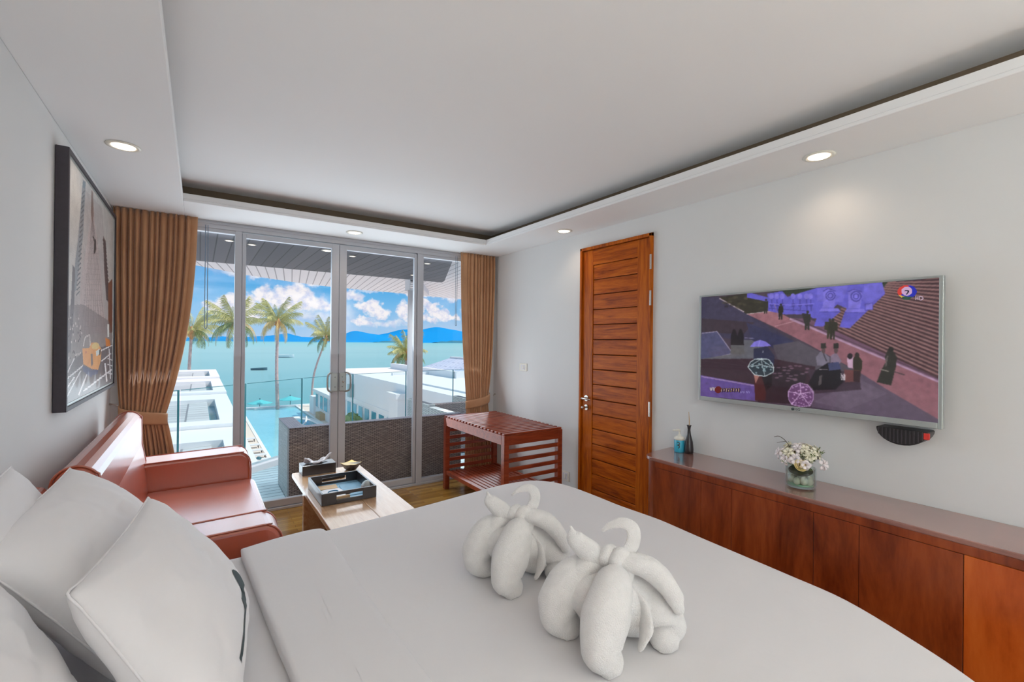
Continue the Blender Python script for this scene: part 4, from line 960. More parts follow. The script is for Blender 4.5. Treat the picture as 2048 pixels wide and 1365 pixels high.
b = BM(); box(b, XT, XT+.03, TY1-bz, TY1, TZ0, TZ1); box(b, XT, XT+.03, TY0, TY0+bz*1.3, TZ0, TZ1); box(b, XT, XT+.03, TY0+bz*1.3, TY1-bz, TZ1-bz*.9, TZ1); box(b, XT, XT+.03, TY0+bz*1.3, TY1-bz, TZ0, TZ0+bb)
tvp('rim', b, bezel, bevel=.003)
scr = attr_mat('screen_picture', 1.0, .12, .3)
so = tv.mesh('screen', (XT+.004, TY1-bz, TZ1-bz*.9), (0, -(TY1-TY0-bz*2.3), 0), (0, 0, -(TZ1-TZ0-bz*.9-bb)), scr, tvt); so.location = (-2.86, -1.2425, -1.522)
tvp('wall_bracket', bx(XT+.045, 2.897, 1.05, 1.45, 1.35, 1.70), black_p)
add_text('maker_mark', 'LG', .020, ink, tvt, Matrix.Translation((XT-.0008-2.86, 1.235-1.2425, TZ0+.014-1.522)) @ Matrix(((0, 0, -1, 0), (-1, 0, 0, 0), (0, 1, 0, 0), (0, 0, 0, 1))), .0006)
b = BM(); tube(b, [(XT-.0005, 1.262, TZ0+.014), (XT-.0018, 1.262, TZ0+.014)], .008, 14, 1); tvp('maker_badge', b, ink)
# speaker box under the set
t = thing('satellite_box', 'black half-round ribbed box with a red tag under the television', 'set-top box', (2.84, .775, 1.15))
hp = [(-.115, .02), (.105, .02)]+[(.105*math.cos(a)-.005, -.078*math.sin(a)) for a in np.linspace(0, PI, 16)]
b = BM(); prism(b, [(y*.95, z) for y, z in hp[2:]], -.055, .055, 'X'); obj('box_shell', b, black_p, t, bevel=.006)
for k in range(12):
    y = -.085+k*.0152; zb = -.078*math.sqrt(max(0, 1-((y+.005)/.105)**2)); b = BM(); box(b, -.0575, -.0545, y-.002, y+.002, zb+.008, -.003); obj('grille_rib', b, frame_dark, t)
obj('red_tag', bx(-.056, -.040, -.108, -.088, -.035, -.005), red_m, t, bevel=.002)

# ---- framed city picture on the left wall
ar = Canvas(230, 200, (176, 172, 168)); ar.quadmap([(90, 82), (284, 350), (276, 1042), (74, 1118)])
ar.poly([(90, 82), (284, 350), (280, 700), (84, 700)], (178, 176, 172)); ar.poly([(150, 180), (162, 190), (150, 420), (120, 640), (100, 660), (130, 420)], (96, 116, 128)); ar.poly([(150, 210), (232, 300), (262, 700), (262, 800), (130, 820), (100, 660)], (150, 142, 142), .45)
for k in range(22): ar.line((146-k*1.2, 240+k*20), (158-k*1.1, 225+k*20), 5, (70, 78, 86))
ar.poly([(188, 225), (192, 225), (200, 350), (226, 560), (236, 700), (250, 830), (130, 830), (140, 600), (172, 410), (184, 330)], (172, 160, 158))
for k in range(9): ar.line((190+k*.2, 330), (146+k*12, 800), 1.6, (120, 108, 108), .8)
for k in range(18): ar.line((176-k*2, 420+k*22), (214+k*1.4, 425+k*22), 3, (140, 128, 128), .5)
ar.poly([(186, 225), (193, 232), (196, 330), (188, 360), (184, 320)], (120, 100, 92)); ar.pl([(192, 415), (200, 440), (198, 490), (204, 470), (203, 430)], 5, (52, 48, 50))
for k in range(16): ar.line((236+k*1.3, 430+k*17), (246+k*1.4, 455+k*17), 7, (66, 60, 64))
ar.poly([(236, 415), (248, 440), (252, 560), (262, 700), (250, 690), (240, 560)], (64, 58, 62), .8); ar.poly([(258, 620), (276, 600), (276, 830), (258, 830)], (104, 62, 48)); ar.poly([(106, 530), (116, 548), (112, 700), (96, 900), (84, 900), (100, 660)], (84, 82, 86))
ar.poly([(84, 700), (150, 700), (262, 780), (276, 850), (274, 900), (80, 960)], (104, 98, 100), .6)
for k in range(70): ar.oval(84+random.uniform(0, 60), 740+random.uniform(0, 220), 2.2, 5, random.choice([(190, 182, 178), (60, 56, 60), (140, 130, 128)]))
ar.poly([(78, 960), (150, 900), (276, 880), (278, 1042), (74, 1118)], (96, 94, 98))
for p, q, w_ in (((80, 1010), (150, 960), 6), ((78, 1090), (140, 980), 5), ((130, 1085), (165, 1000), 6), ((225, 905), (276, 885), 5), ((228, 950), (270, 920), 5), ((244, 960), (252, 1040), 6), ((150, 1070), (274, 990), 7), ((80, 1050), (112, 1005), 5), ((250, 1000), (276, 1010), 5), ((262, 900), (268, 1030), 4), ((256, 940), (276, 950), 4), ((255, 965), (276, 975), 4), ((112, 925), (80, 990), 4)): ar.line(p, q, w_, (214, 212, 214))
ar.pl([(150, 880), (158, 840), (178, 832)], 4, (206, 200, 196)); ar.pl([(178, 832), (180, 880)], 3, (206, 200, 196))
ar.poly([(146, 960), (190, 985), (218, 960), (212, 1000), (180, 1012), (150, 985)], (70, 84, 116))
ar.poly([(146, 885), (176, 888), (184, 868), (210, 868), (228, 895), (226, 945), (214, 985), (190, 980), (150, 955)], (218, 152, 92)); ar.oval(202, 882, 17, 14, (226, 186, 124)); ar.poly([(204, 905), (220, 895), (218, 920), (206, 925)], (206, 216, 214)); ar.poly([(218, 900), (226, 896), (225, 920), (219, 925)], (70, 74, 76)); ar.poly([(182, 915), (190, 912), (192, 960), (184, 968)], (110, 100, 100)); ar.oval(162, 905, 4, 5, (196, 120, 90))
ar.poly([(246, 850), (266, 862), (268, 890), (248, 888)], (200, 120, 60)); ar.poly([(254, 790), (262, 795), (262, 850), (255, 848)], (210, 216, 210))
ar.a[:] = np.clip(ar.a*1.12+.05, 0, 1); ar.grain(.06, 9, 3)
PY0, PY1, PZ0, PZ1 = 2.945, 4.425, 1.198, 2.442
pc = thing('framed_picture', 'large framed city street picture with an orange taxi on the left wall', 'picture', (-.56, 3.685, 1.82))
def pp(name, bm, m, **kw):
    bmesh.ops.translate(bm, verts=bm.verts, vec=(.56, -3.685, -1.82)); return obj(name, bm, m, pc, **kw)
b = BM(); fw = .022
box(b, -.558, -.510, PY0, PY0+fw, PZ0, PZ1); box(b, -.558, -.510, PY1-fw, PY1, PZ0, PZ1); box(b, -.558, -.510, PY0+fw, PY1-fw, PZ1-fw, PZ1); box(b, -.558, -.510, PY0+fw, PY1-fw, PZ0, PZ0+fw)
pp('frame', b, frame_dark, bevel=.002)
b = BM(); g_ = fw
for a in ((PY0+g_, PY0+g_+.012, PZ0+g_, PZ1-g_), (PY1-g_-.012, PY1-g_, PZ0+g_, PZ1-g_), (PY0+g_, PY1-g_, PZ1-g_-.012, PZ1-g_), (PY0+g_, PY1-g_, PZ0+g_, PZ0+g_+.012)): box(b, -.556, -.517, *a)
pp('inner_slip', b, bezel)
art = attr_mat('city_print', 0, .35, .25)
ao = ar.mesh('print', (-.519, PY0+.034, PZ1-.034), (0, PY1-PY0-.068, 0), (0, 0, -(PZ1-PZ0-.068)), art, pc); ao.location = (.56, -3.685, -1.82)

# ================================================================== CURTAINS
def curtain(label, top, tie, bot, y0, ztie, folds, seed, hook, mirror=False, wide=.12):
    xt0, xt1 = top; xi0, xi1 = tie; xb0, xb1 = bot
    c = thing('curtain', label, 'curtain', ((xt0+xt1)/2, y0, 0), group='tied-back curtains')
    ox = (xt0+xt1)/2; rg = random.Random(seed); ph = [rg.uniform(-.25, .25) for _ in range(folds+2)]; am = [rg.uniform(.75, 1.25) for _ in range(folds+2)]
    def edge(z):
        if z > ztie:
            t = (ZS-z)/(ZS-ztie); f = t**1.9*(3-2*t**1.9) if False else t**2.0
            f = .12*t+.88*t**2.4
            return xt0+(xi0-xt0)*f, xt1+(xi1-xt1)*f
        t = (ztie-z)/ztie; f = t**.8; return xi0+(xb0-xi0)*f, xi1+(xb1-xi1)*f
    def fn(u, v):
        z = .02+(ZS-.022)*v; a, b_ = edge(z)
        # free edge carries a flat broad hem
        s = u; k = s*folds; i = int(k); w = ph[i]*(1-(k-i))+ph[i+1]*(k-i); A_ = am[i]*(1-(k-i))+am[i+1]*(k-i)
        squeeze = math.exp(-((z-ztie)/.16)**2); amp = .030*A_*(1-.55*squeeze)*(1 if z < ZS-.1 else .7+.3*(ZS-z)/.1)
        hem = (u > 1-wide) if not mirror else (u < wide); 
        yy = -amp*2.1*(abs(math.sin(PI*(k+w)))**.55-.5); xx = a+(b_-a)*s
        if hem: yy = yy*.15-amp*.6
        yy += .012*noise.noise(Vector((u*6, z*1.6, seed)))
        return (xx-ox, yy-.035*squeeze*math.sin(PI*u), z)
    b = BM(); grid(b, fn, folds*14, 46); o = obj('drape', b, curtain_m, c, True); md = o.modifiers.new('s', 'SOLIDIFY'); md.thickness = .003
    # gathered heading pleats
    # tieback band
    xc = (xi0+xi1)/2; hw = (xi1-xi0)/2
    def band(u, v):
        a = PI*(1.08*u-.04); dx = -math.cos(a)*(hw+.014); x = xc+dx; yb = -.055*math.sin(a)-.012
        side = (1-u) if not mirror else u
        zc = ztie-.03+.085*(side**1.6); h = .088+.010*math.sin(u*PI)
        return (x-ox, yb-.006*math.sin(PI*v), zc-h/2+h*v)
    b = BM(); grid(b, band, 30, 6); o = obj('tieback', b, curtain_m, c, True); md = o.modifiers.new('s', 'SOLIDIFY'); md.thickness = .005
    b = BM(); hx, hy, hz = hook; tube(b, [(hx-ox, hy-y0, hz), (hx-ox+(.02 if not mirror else -.02), hy-y0-.015, hz), ((hx-ox+(.05 if not mirror else -.03)), hy-y0-.02, hz-.012)], [.009, .005, .005], 8, 3); obj('hook', b, steel, c, True)
    return c
curtain('wide bronze-brown curtain tied back left of the glass doors', (-.545, -.018), (-.492, -.215), (-.50, -.07), 4.585, .935, 13, 3, (-.555, 4.59, 1.045))
curtain('narrow bronze-brown curtain tied back right of the glass doors', (2.405, 2.87), (2.500, 2.79), (2.47, 2.84), 4.585, .86, 11, 8, (2.895, 4.60, .93), True, .2)

# ================================================================== BALCONY
rail_pts = [(-1.2, 4.95), (-.152, 5.665), (.462, 6.155), (1.161, 6.70), (1.95, 7.13), (2.9, 7.40), (3.84, 7.51), (5.4, 7.6)]
edge_pts = [(-1.35, 4.73)]+[(x+.05, y+.06) for x, y in rail_pts[1:]]+[(5.6, 4.73)]
b = BM(); prism(b, edge_pts, -.25, -.01, 'Z'); struct('balcony_floor', b, deck_m)
b = BM(); 
for p, q in zip(rail_pts, rail_pts[1:]):
    d = Vector((q[0]-p[0], q[1]-p[1])).normalized(); n_ = Vector((-d.y, d.x))*.08
    prism(b, [(p[0]-n_.x, p[1]-n_.y), (q[0]-n_.x, q[1]-n_.y), (q[0]+n_.x, q[1]+n_.y), (p[0]+n_.x, p[1]+n_.y)], -.3, .06, 'Z')
struct('balcony_kerb', b, white_ext)
rl = thing('balcony_railing', 'frameless glass balcony railing with thin top edge', 'railing', (1.16, 6.7, 0))
for k, (p, q) in enumerate(zip(rail_pts, rail_pts[1:])):
    P0, P1 = Vector((*p, 0)), Vector((*q, 0)); d = (P1-P0).normalized(); n_ = Vector((-d.y, d.x, 0))*.006; P0 = P0+d*.012; P1 = P1-d*.012
    def pz(bm, z0, z1, nn=1.0, a=P0, b_=P1): prism(bm, [(a.x-n_.x*nn, a.y-n_.y*nn), (b_.x-n_.x*nn, b_.y-n_.y*nn), (b_.x+n_.x*nn, b_.y+n_.y*nn), (a.x+n_.x*nn, a.y+n_.y*nn)], z0, z1, 'Z')
    b = BM(); pz(b, .06, 1.028); bmesh.ops.translate(b, verts=b.verts, vec=(-1.16, -6.7, 0)); gp = obj('glass_panel', b, rail_glass, rl)
    b = BM(); pz(b, 1.028, 1.034)
    w2 = .022 if k == 1 else .012
    pz(b, .06, 1.03, 1.3, P1-d*w2, P1)
    bmesh.ops.translate(b, verts=b.verts, vec=(-1.16, -6.7, 0)); obj('polished_edge', b, rail_edge, gp)
    for s in (.2, .8):
        c = P0.lerp(P1, s); b = BM(); tube(b, [tuple(c-n_*3-Vector((0, 0, -.12))), tuple(c+n_*3-Vector((0, 0, -.12)))], .02, 12, 1, round_end=False); bmesh.ops.translate(b, verts=b.verts, vec=(-1.16, -6.7, 0)); obj('standoff', b, tabsteel, gp)
# balcony ceilings
b = BM(); prism(b, [(-1.4, 4.73), (2.40, 4.73), (3.20, 6.62), (3.24, 6.80), (-1.4, 6.80)], 2.50, 2.60, 'Z'); struct('balcony_ceiling', b, dark_boards)
cur = [(-3.0, 5.6), (-1.2, 7.0), (-.055, 8.149), (.608, 8.80), (1.4, 9.35), (2.2, 9.72), (3.0, 9.88), (3.9, 10.02), (4.6, 10.25), (5.4, 10.35), (7.5, 10.6), (7.5, 4.5), (-3.0, 4.73)]
b = BM(); prism(b, cur, 2.62, 2.68, 'Z'); struct('roof_soffit', b, soffit_boards)
b = BM(); prism(b, [(x*1.0, y+(.02 if y > 5 else 0)) for x, y in cur], 2.68, 2.98, 'Z'); struct('roof_slab', b, white_ext)
b = BM(); prism(b, [(2.3, 6.3), (3.9, 9.2), (4.05, 9.12), (2.45, 6.22)], 2.52, 2.62, 'Z'); struct('roof_beam', b, soffit_m)
for x, y, s, lb in ((.232, 5.193, 0, 'small light in the dark balcony ceiling seen through the left fixed pane'), (.428, 5.272, 0, 'small light in the dark balcony ceiling at the left edge of the left door'), (1.115, 5.129, 1, 'round light in the dark balcony ceiling left of the central stile'), (1.417, 5.29, 0, 'small light in the dark balcony ceiling just right of the central stile'), (2.299, 5.232, 0, 'small light in the dark balcony ceiling seen through the right fixed pane'), (2.534, 6.271, 0, 'tiny light in the dark balcony ceiling near the column head')):
    downlight(x, y, 2.499, lb, .030 if not s else .045, beam=False, group=None if s else 'small lights in the dark balcony ceiling', name='balcony_light', glow=42)
# round column with louvred head
cl = thing('balcony_column', 'round white column on the balcony with a louvred head', 'column', (2.86, 7.05, 0))
b = BM(); lathe(b, [(.088, -.01), (.088, 2.36)], seg=32); obj('shaft', b, white_ext, cl, True)
b = BM(); box(b, -.11, .11, -.11, .11, 2.36, 2.375); box(b, -.11, .11, -.11, .11, 2.605, 2.62)
for x in (-.105, .095): box(b, x, x+.01, -.1, .1, 2.36, 2.61)
obj('head_frame', b, white_ext, cl)
for k in range(7):
    z = 2.385+k*.033; b = BM(); prism(b, [(-.11, z), (.10, z+.018), (.10, z+.024), (-.11, z+.006)], -.095, .095, 'X'); obj('louvre', b, white_ext, cl)
b = BM(); box(b, .135, .155, -.02, .02, .0, 2.34); obj('downpipe', b, teal_glass, cl)

# outdoor wicker sofas
ws = thing('wicker_sofa', 'long dark wicker sofa with its back against the glass doors', 'sofa', (1.6, 5.1, 0))
def wp(name, bm, m, **kw):
    bmesh.ops.translate(bm, verts=bm.verts, vec=(-1.6, -5.1, 0)); return obj(name, bm, m, ws, **kw)
SX0, SX1, SY0 = .715, 2.56, 4.80
wp('backrest', bx(SX0+.001, SX1, SY0, SY0+.10, .0, .698), wick_xz, bevel=.008)
wp('back_top', bx(SX0, SX1, SY0-.004, SY0+.104, .698, .705), wick_xy, bevel=.003)
wp('armrest', bx(SX0, SX0+.14, SY0+.10, 5.50, .0, .698), wick_yz, bevel=.008); wp('arm_top', bx(SX0-.003, SX0+.143, SY0+.10, 5.503, .698, .705), wick_xy, bevel=.003)
wp('armrest', bx(SX1-.10, SX1, SY0+.10, 5.50, .0, .698), wick_yz, bevel=.008)
wp('seat_base', bx(SX0+.14, SX1-.10, SY0+.10, 5.46, .0, .26), wick_xz, bevel=.008)
for k in range(2):
    x0 = SX0+.145+k*.80; wp('seat_cushion', bx(x0, x0+.79, SY0+.11, 5.47, .262, .38), plain('grey_cushion', srgb(150, 150, 154), .9, .03), bevel=.03, bseg=4)
t = thing('wicker_armchair', 'dark wicker armchair behind the right end of the wicker sofa', 'armchair', (2.95, 6.05, 0))
for nm, a, m_ in (('armrest', (-.42, -.32, -.38, .38, 0, .70), wick_yz), ('armrest', (.32, .42, -.38, .38, 0, .70), wick_yz), ('backrest', (-.32, .32, -.38, -.28, 0, .70), wick_xz), ('seat_base', (-.32, .32, -.28, .36, 0, .28), wick_xz)): obj(nm, bx(*a), m_, t, bevel=.008)
obj('seat_cushion', bx(-.31, .31, -.27, .36, .282, .38), MATS['grey_cushion'], t, bevel=.03, bseg=4)

# ================================================================== OUTSIDE
ZP = -9.45; ZSEA = -11.45
# sea, pool terrace, ground
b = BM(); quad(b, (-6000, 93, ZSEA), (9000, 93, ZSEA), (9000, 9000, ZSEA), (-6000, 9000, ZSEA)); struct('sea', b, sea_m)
b = BM(); box(b, -14, 5.6, 14, 83, ZP-1.5, ZP); box(b, 13.3, 34, 14, 83, ZP-1.5, ZP); box(b, 5.6, 13.3, 14, 46, ZP-1.5, ZP)
struct('pool_terrace', b, deck_pool)
b = BM(); box(b, 5.6, 13.3, 46, 83, ZP-.35, ZP-.12); struct('pool_floor', b, water_m)
b = BM(); box(b, -14, 34, 83, 84.2, ZP-2.2, ZP+.10); struct('pool_edge_wall', b, white_ext)
b = BM(); box(b, 5.3, 5.62, 46, 83, ZP, ZP+.06); box(b, 13.28, 13.6, 46, 83, ZP, ZP+.06); struct('pool_coping', b, white_ext)
b = BM(); quad(b, (-60, 84, ZSEA+.4), (90, 84, ZSEA+.4), (90, 94, ZSEA-.3), (-60, 94, ZSEA-.3)); struct('beach_ground', b, deck_pool)
b = BM(); quad(b, (-40, 4, -10.9), (60, 4, -10.9), (60, 84, -10.9), (-40, 84, -10.9)); struct('garden_ground', b, deck_pool)
# raised curved spa rim in the pool
sp_ = thing('pool_island', 'curved white-rimmed spa island in the turquoise pool', 'pool island', (11.2, 63.5, ZP-.1))
b = BM(); lathe(b, [(2.6, 0), (2.75, .25), (2.55, .42), (2.2, .42), (2.1, .2)], seg=36, sx=.75, sy=2.4); obj('rim', b, white_ext, sp_, True)
b = BM(); lathe(b, [(0, .2), (2.1, .2), (2.1, .24), (0, .24)], seg=36, sx=.75, sy=2.4); obj('spa_water', b, teal_glass, sp_)
b = BM(); tube(b, [(-1.2, -4, .5), (0, -1, .75), (.8, 3, .8)], .12, 8, 4); tube(b, [(1.4, -3, .45), (.6, 0, .75), (-.8, 3.5, .6)], .12, 8, 4); obj('footbridge_rail', b, white_ext, sp_, True)

# left row of villas with sunken shingled roofs
ZR = -2.05; yy = [10.6, 24.0, 37.0, 49.6, 61.5]; rx = [1.30, 1.55, 1.58, 1.60, 1.60]
place = ['nearest of the white-framed villa roofs left of the pool, low behind the sofa arm', 'second white-framed villa roof from the balcony, left of the pool', 'third white-framed villa roof from the balcony, left of the pool', 'farthest white-framed villa roof before the sea on the left']
for k in range(4):
    y0, y1 = yy[k]+.02, yy[k+1]-.02; x1 = 1.58; x0 = -13.0; zt = ZR+.16*(k-2)
    t = thing('villa', place[k], 'villa', (-5, (y0+y1)/2, ZP), group='villas left of the pool')
    def vp(name, bm, m, parent=t, y0=y0, y1=y1, **kw):
        bmesh.ops.translate(bm, verts=bm.verts, vec=(5, -(y0+y1)/2, -ZP)); return obj(name, bm, m, parent, **kw)
    ix0, ix1, iy0, iy1 = x0+.6, .80+.02*k, y0+1.3, y1-2.9
    b = BM(); box(b, x0, ix0, y0, y1, ZR-2.6, zt); box(b, ix1, x1, y0, y1, ZR-2.6, zt); box(b, ix0, ix1, y0, iy0, ZR-2.6, zt); box(b, ix0, ix1, iy1, y1, ZR-2.6, zt)
    vp('parapet', b, white_ext)
    b = BM(); quad(b, (ix0, iy0, zt-.10), (ix1-.38, iy0, zt-.10), (ix1-.38, iy1, zt-.16), (ix0, iy1, zt-.95)); o = vp('shingle_roof', b, shingle_m); md = o.modifiers.new('s', 'SOLIDIFY'); md.thickness = .15; md.offset = -1
    b = BM(); box(b, ix1-.38, ix1, iy0, iy1, zt-.7, zt-.45); vp('gutter', b, teal_glass)
    b = BM(); box(b, x0+.3, x1-.3, y0+.3, y1-.3, ZP, ZR-2.6); vp('walls', b, white_ext)
# loungers on the white deck
def lounger(x, y, label):
    t = thing('sun_lounger', label, 'sun lounger', (x, y, ZP), group='sun loungers beside the pool')
    obj('seat', bx(-.75, .75, -.33, .33, .28, .36), white_card, t); b = BM(); prism(b, [(-.75, .36), (-.68, .30), (-1.15, .95), (-1.22, .92)], -.33, .33, 'Y'); obj('backrest', b, frame_dark, t)
    for sx in (-.65, .65):
        for sy in (-.28, .28): obj('leg', bx(sx-.03, sx+.03, sy-.03, sy+.03, 0, .28), frame_dark, t)
    return t
l0 = lounger(4.35, 56.5, 'white sun lounger beside the pool, farthest of the row')
for k, (x, y, lb) in enumerate(((4.4, 53.0, 'white sun lounger beside the pool, second farthest of the row'), (4.45, 50.4, 'white sun lounger beside the pool, middle of the row'), (4.5, 48.2, 'white sun lounger beside the pool, second nearest of the row'), (4.55, 46.2, 'white sun lounger beside the pool, nearest of the row'))): dup(l0, (x, y, ZP), 0, None, lb)

# beach umbrellas
def umbrella(x, y, z, label):
    t = thing('beach_umbrella', label, 'umbrella', (x, y, ZSEA), group='turquoise umbrellas beyond the pool')
    b = BM(); lathe(b, [(1.9, z-.55), (1.95, z-.62), (.05, z), (.02, z+.06)], seg=8); obj('canopy', b, umbrella_m, t)
    b = BM(); tube(b, [(0, 0, .2), (0, 0, z/2), (0, 0, z-.05)], .05, 8, 1); obj('pole', b, boat_d, t)
    b = BM(); ell(b, (0, 0, z+.12), (.12, .12, .12), 10, 8); obj('finial', b, boat_d, t, True)
umbrella(8.6, 88.5, 2.75, 'turquoise beach umbrella left of the central palm trunk')
umbrella(13.3, 88.5, 3.1, 'turquoise beach umbrella right of the central palm trunk')

# right building
rb = thing('beach_building', 'long white flat-roofed building right of the pool with teal windows', 'building', (13.8, 40, ZP))
def rbp(name, bm, m, parent=rb, **kw):
    bmesh.ops.translate(bm, verts=bm.verts, vec=(-13.8, -40, -ZP)); return obj(name, bm, m, parent, **kw)
b = BM(); box(b, 13.8, 23.3, 23, 60, ZR-.45, ZR); rbp('roof_slab', b, white_ext)
b = BM(); box(b, 13.95, 23.1, 23.4, 59.6, ZP, ZR-.45); rbp('walls', b, white_ext)
b = BM(); box(b, 13.86, 13.95, 23.4, 59.6, ZR-.75, ZR-.45); box(b, 13.9, 13.95, 23.4, 59.6, ZR-2.9, ZR-2.7); rbp('cornice', b, white_ext)
b = BM(); box(b, 13.2, 13.95, 35.6, 37.6, ZP, ZR-.9); box(b, 13.0, 13.95, 35.4, 37.8, ZR-1.1, ZR-.7); rbp('pillar', b, white_ext)
b = BM(); box(b, 13.5, 13.95, 50.9, 51.9, ZR-2.6, ZR-1.2); rbp('wall_lantern', b, bezel)
for k in range(9):
    y = 38.6+k*2.2; f = rbp('window', bx(13.90, 13.96, y, y+1.6, ZP+.5, ZR-3.15), white_ext); b = BM(); box(b, 13.87, 13.91, y+.12, y+1.48, ZP+.6, ZR-3.25); o = rbp('window_glass', b, teal_glass); o.parent = f
b = BM(); box(b, 20.5, 21.0, 40, 58, ZR, ZR+.65); box(b, 20.5, 23.2, 39.6, 40.1, ZR, ZR+.65); box(b, 16.5, 20.6, 46, 46.4, ZR, ZR+.25); rbp('upstand', b, white_ext)
b = BM(); box(b, 15.2, 19.8, 27, 38, ZR, ZR+.12); rbp('roof_hatch', b, white_ext)
# gabled roof behind
gh = thing('gabled_house', 'white house with blue-grey shingled gable roof beyond the flat roof', 'house', (29, 55, ZP))
def ghp(name, bm, m, **kw):
    bmesh.ops.translate(bm, verts=bm.verts, vec=(-29, -55, -ZP)); return obj(name, bm, m, gh, **kw)
b = BM(); prism(b, [(23.5, -2.4), (29.2, -.75), (29.2, -1.0), (23.5, -2.65)], 44.5, 58, 'Y'); ghp('roof_slope', b, shingle_b)
b = BM(); prism(b, [(29.2, -.75), (38, -2.6), (38, -2.85), (29.2, -1.0)], 44.5, 58, 'Y'); ghp('roof_slope', b, shingle_b)
b = BM(); prism(b, [(23.3, -2.35), (29.2, -.58), (38.2, -2.5), (38.2, -2.85), (29.2, -1.0), (23.3, -2.7)], 44.2, 44.6, 'Y'); ghp('barge_board', b, white_ext)
b = BM(); box(b, 29.0, 29.4, 44.2, 58, -.80, -.60); ghp('ridge_cap', b, white_ext)
b = BM(); box(b, 24, 37.5, 45, 57.5, ZP, -2.6); ghp('walls', b, white_ext)
# lower pavilion toward the sea
pv = thing('seaside_pavilion', 'low white pavilion with blue glass doors near the sea', 'building', (14, 68, ZP))
def pvp(name, bm, m, parent=pv, **kw):
    bmesh.ops.translate(bm, verts=bm.verts, vec=(-14, -68, -ZP)); return obj(name, bm, m, parent, **kw)
b = BM(); box(b, 13.9, 22, 60.7, 72.6, -6.0, -5.62); pvp('roof_slab', b, white_ext)
b = BM(); box(b, 14.3, 21.7, 60.6, 72.3, ZP, -6.0); box(b, 14.0, 15.2, 72.3, 75.2, ZP, -6.9); pvp('walls', b, white_ext)
for k, (y, w_) in enumerate(((70.6, 1.3), (67.4, 1.5), (64.6, 2.0), (61.7, 2.0))):
    f = pvp('window', bx(14.24, 14.31, y-.15, y+w_+.15, -8.3, -6.2), white_ext); b = BM(); box(b, 14.21, 14.25, y, y+w_, -8.15, -6.35); o = pvp('window_glass', b, teal_glass); o.parent = f
b = BM(); box(b, 13.6, 14.3, 66.2, 68.8, ZP, ZP+.9); pvp('planter', b, tan_m)

# shrub by the walkway
t = thing('round_shrub', 'round green shrub beside the white building wall', 'shrub', (12.6, 46.5, ZP))
b = BM(); ell(b, (0, 0, 2.4), (1.1, 1.1, 1.3), 28, 20)
for v in b.verts: v.co += v.co.normalized()*.0+Vector((noise.noise(v.co*3), noise.noise(v.co*3+Vector((9, 0, 0))), noise.noise(v.co*3+Vector((0, 9, 0)))))*.35
obj('foliage', b, shrub_m, t); b = BM(); tube(b, [(0, 0, 0), (0, 0, 1.6)], .12, 8, 2); obj('trunk', b, trunk_m, t)

# boats
def boat(x, y, L, label, cabin=True, rz=.3):
    t = thing('boat', label, 'boat', (x, y, ZSEA), rz)
    def hull(u, v):
        a = (u-.5)*L; w_ = L*.14*(1-abs(2*u-1)**3 if u > .5 else 1-.15*abs(2*u-1)); s = (v-.5)*2; return (a, w_*s, L*.14*abs(s)**1.5*(1+.4*u)-.05)
    b = BM(); grid(b, hull, 14, 8); obj('hull', b, boat_m, t); b = BM(); box(b, -L*.46, L*.3, -L*.11, L*.11, L*.06, L*.09); obj('deck', b, boat_m, t)
    if cabin:
        b = BM(); box(b, -L*.35, L*.15, -L*.09, L*.09, L*.09, L*.16); obj('cabin', b, boat_m, t); b = BM(); box(b, -L*.42, L*.2, -L*.11, L*.11, L*.16, L*.18); obj('canopy', b, boat_m, t)
    return t
boat(50.5, 361, 12.5, 'white cabin boat on the sea right of the central palm', True, -.5)
t = boat(20.9, 219, 6.2, 'dark low longboat on the sea left of the central palm', False, -.3)
for c in t.children:
    c.data = c.data.copy(); c.data.materials[0] = boat_d

# far hills
def hill(name, pts, depth, m, label, wid=500):
    """pts: (direction x/y, elevation z/y) along the crest"""
    b = BM(); n = 90; xs = [p[0] for p in pts]; hs = [p[1] for p in pts]
    def fn(u, v):
        q = xs[0]+(xs[-1]-xs[0])*u; h = float(np.interp(q, xs, hs)); h += .0016*noise.noise(Vector((q*60, 1, 3)))+.0008*noise.noise(Vector((q*160, 2, 3)))
        prof_ = math.sin(PI*v)**.9; yv = depth+(v-.5)*wid*2; top = h*depth+1.55-ZSEA
        rug = 1+.16*noise.noise(Vector((q*40, v*5, 7)))*(1-abs(2*v-1)) if v < .5 else 1
        return (q*yv*depth/yv, yv, ZSEA+max(0, top)*prof_*rug)
    grid(b, fn, n, 12); return tag(obj(name, b, m, None, True, origin=((xs[0]+xs[-1])/2*depth, depth, ZSEA)), label, 'hill')
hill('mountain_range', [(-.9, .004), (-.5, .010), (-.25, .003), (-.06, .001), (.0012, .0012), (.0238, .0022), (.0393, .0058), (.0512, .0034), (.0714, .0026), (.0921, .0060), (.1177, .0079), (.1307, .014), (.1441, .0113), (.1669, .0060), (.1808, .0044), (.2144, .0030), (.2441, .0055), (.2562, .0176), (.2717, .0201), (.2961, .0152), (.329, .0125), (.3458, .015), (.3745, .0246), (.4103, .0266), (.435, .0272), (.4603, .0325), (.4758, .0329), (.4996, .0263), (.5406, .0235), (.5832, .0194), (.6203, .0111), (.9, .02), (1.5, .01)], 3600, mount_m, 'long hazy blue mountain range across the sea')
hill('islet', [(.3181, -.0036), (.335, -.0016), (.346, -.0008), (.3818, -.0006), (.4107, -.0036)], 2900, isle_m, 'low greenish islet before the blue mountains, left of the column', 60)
hill('headland', [(.4606, -.0036), (.478, -.001), (.4999, .0008), (.5408, .002), (.62, .001), (.7, -.003)], 2850, isle_m, 'low greenish headland on the far shore by the right curtain', 60)

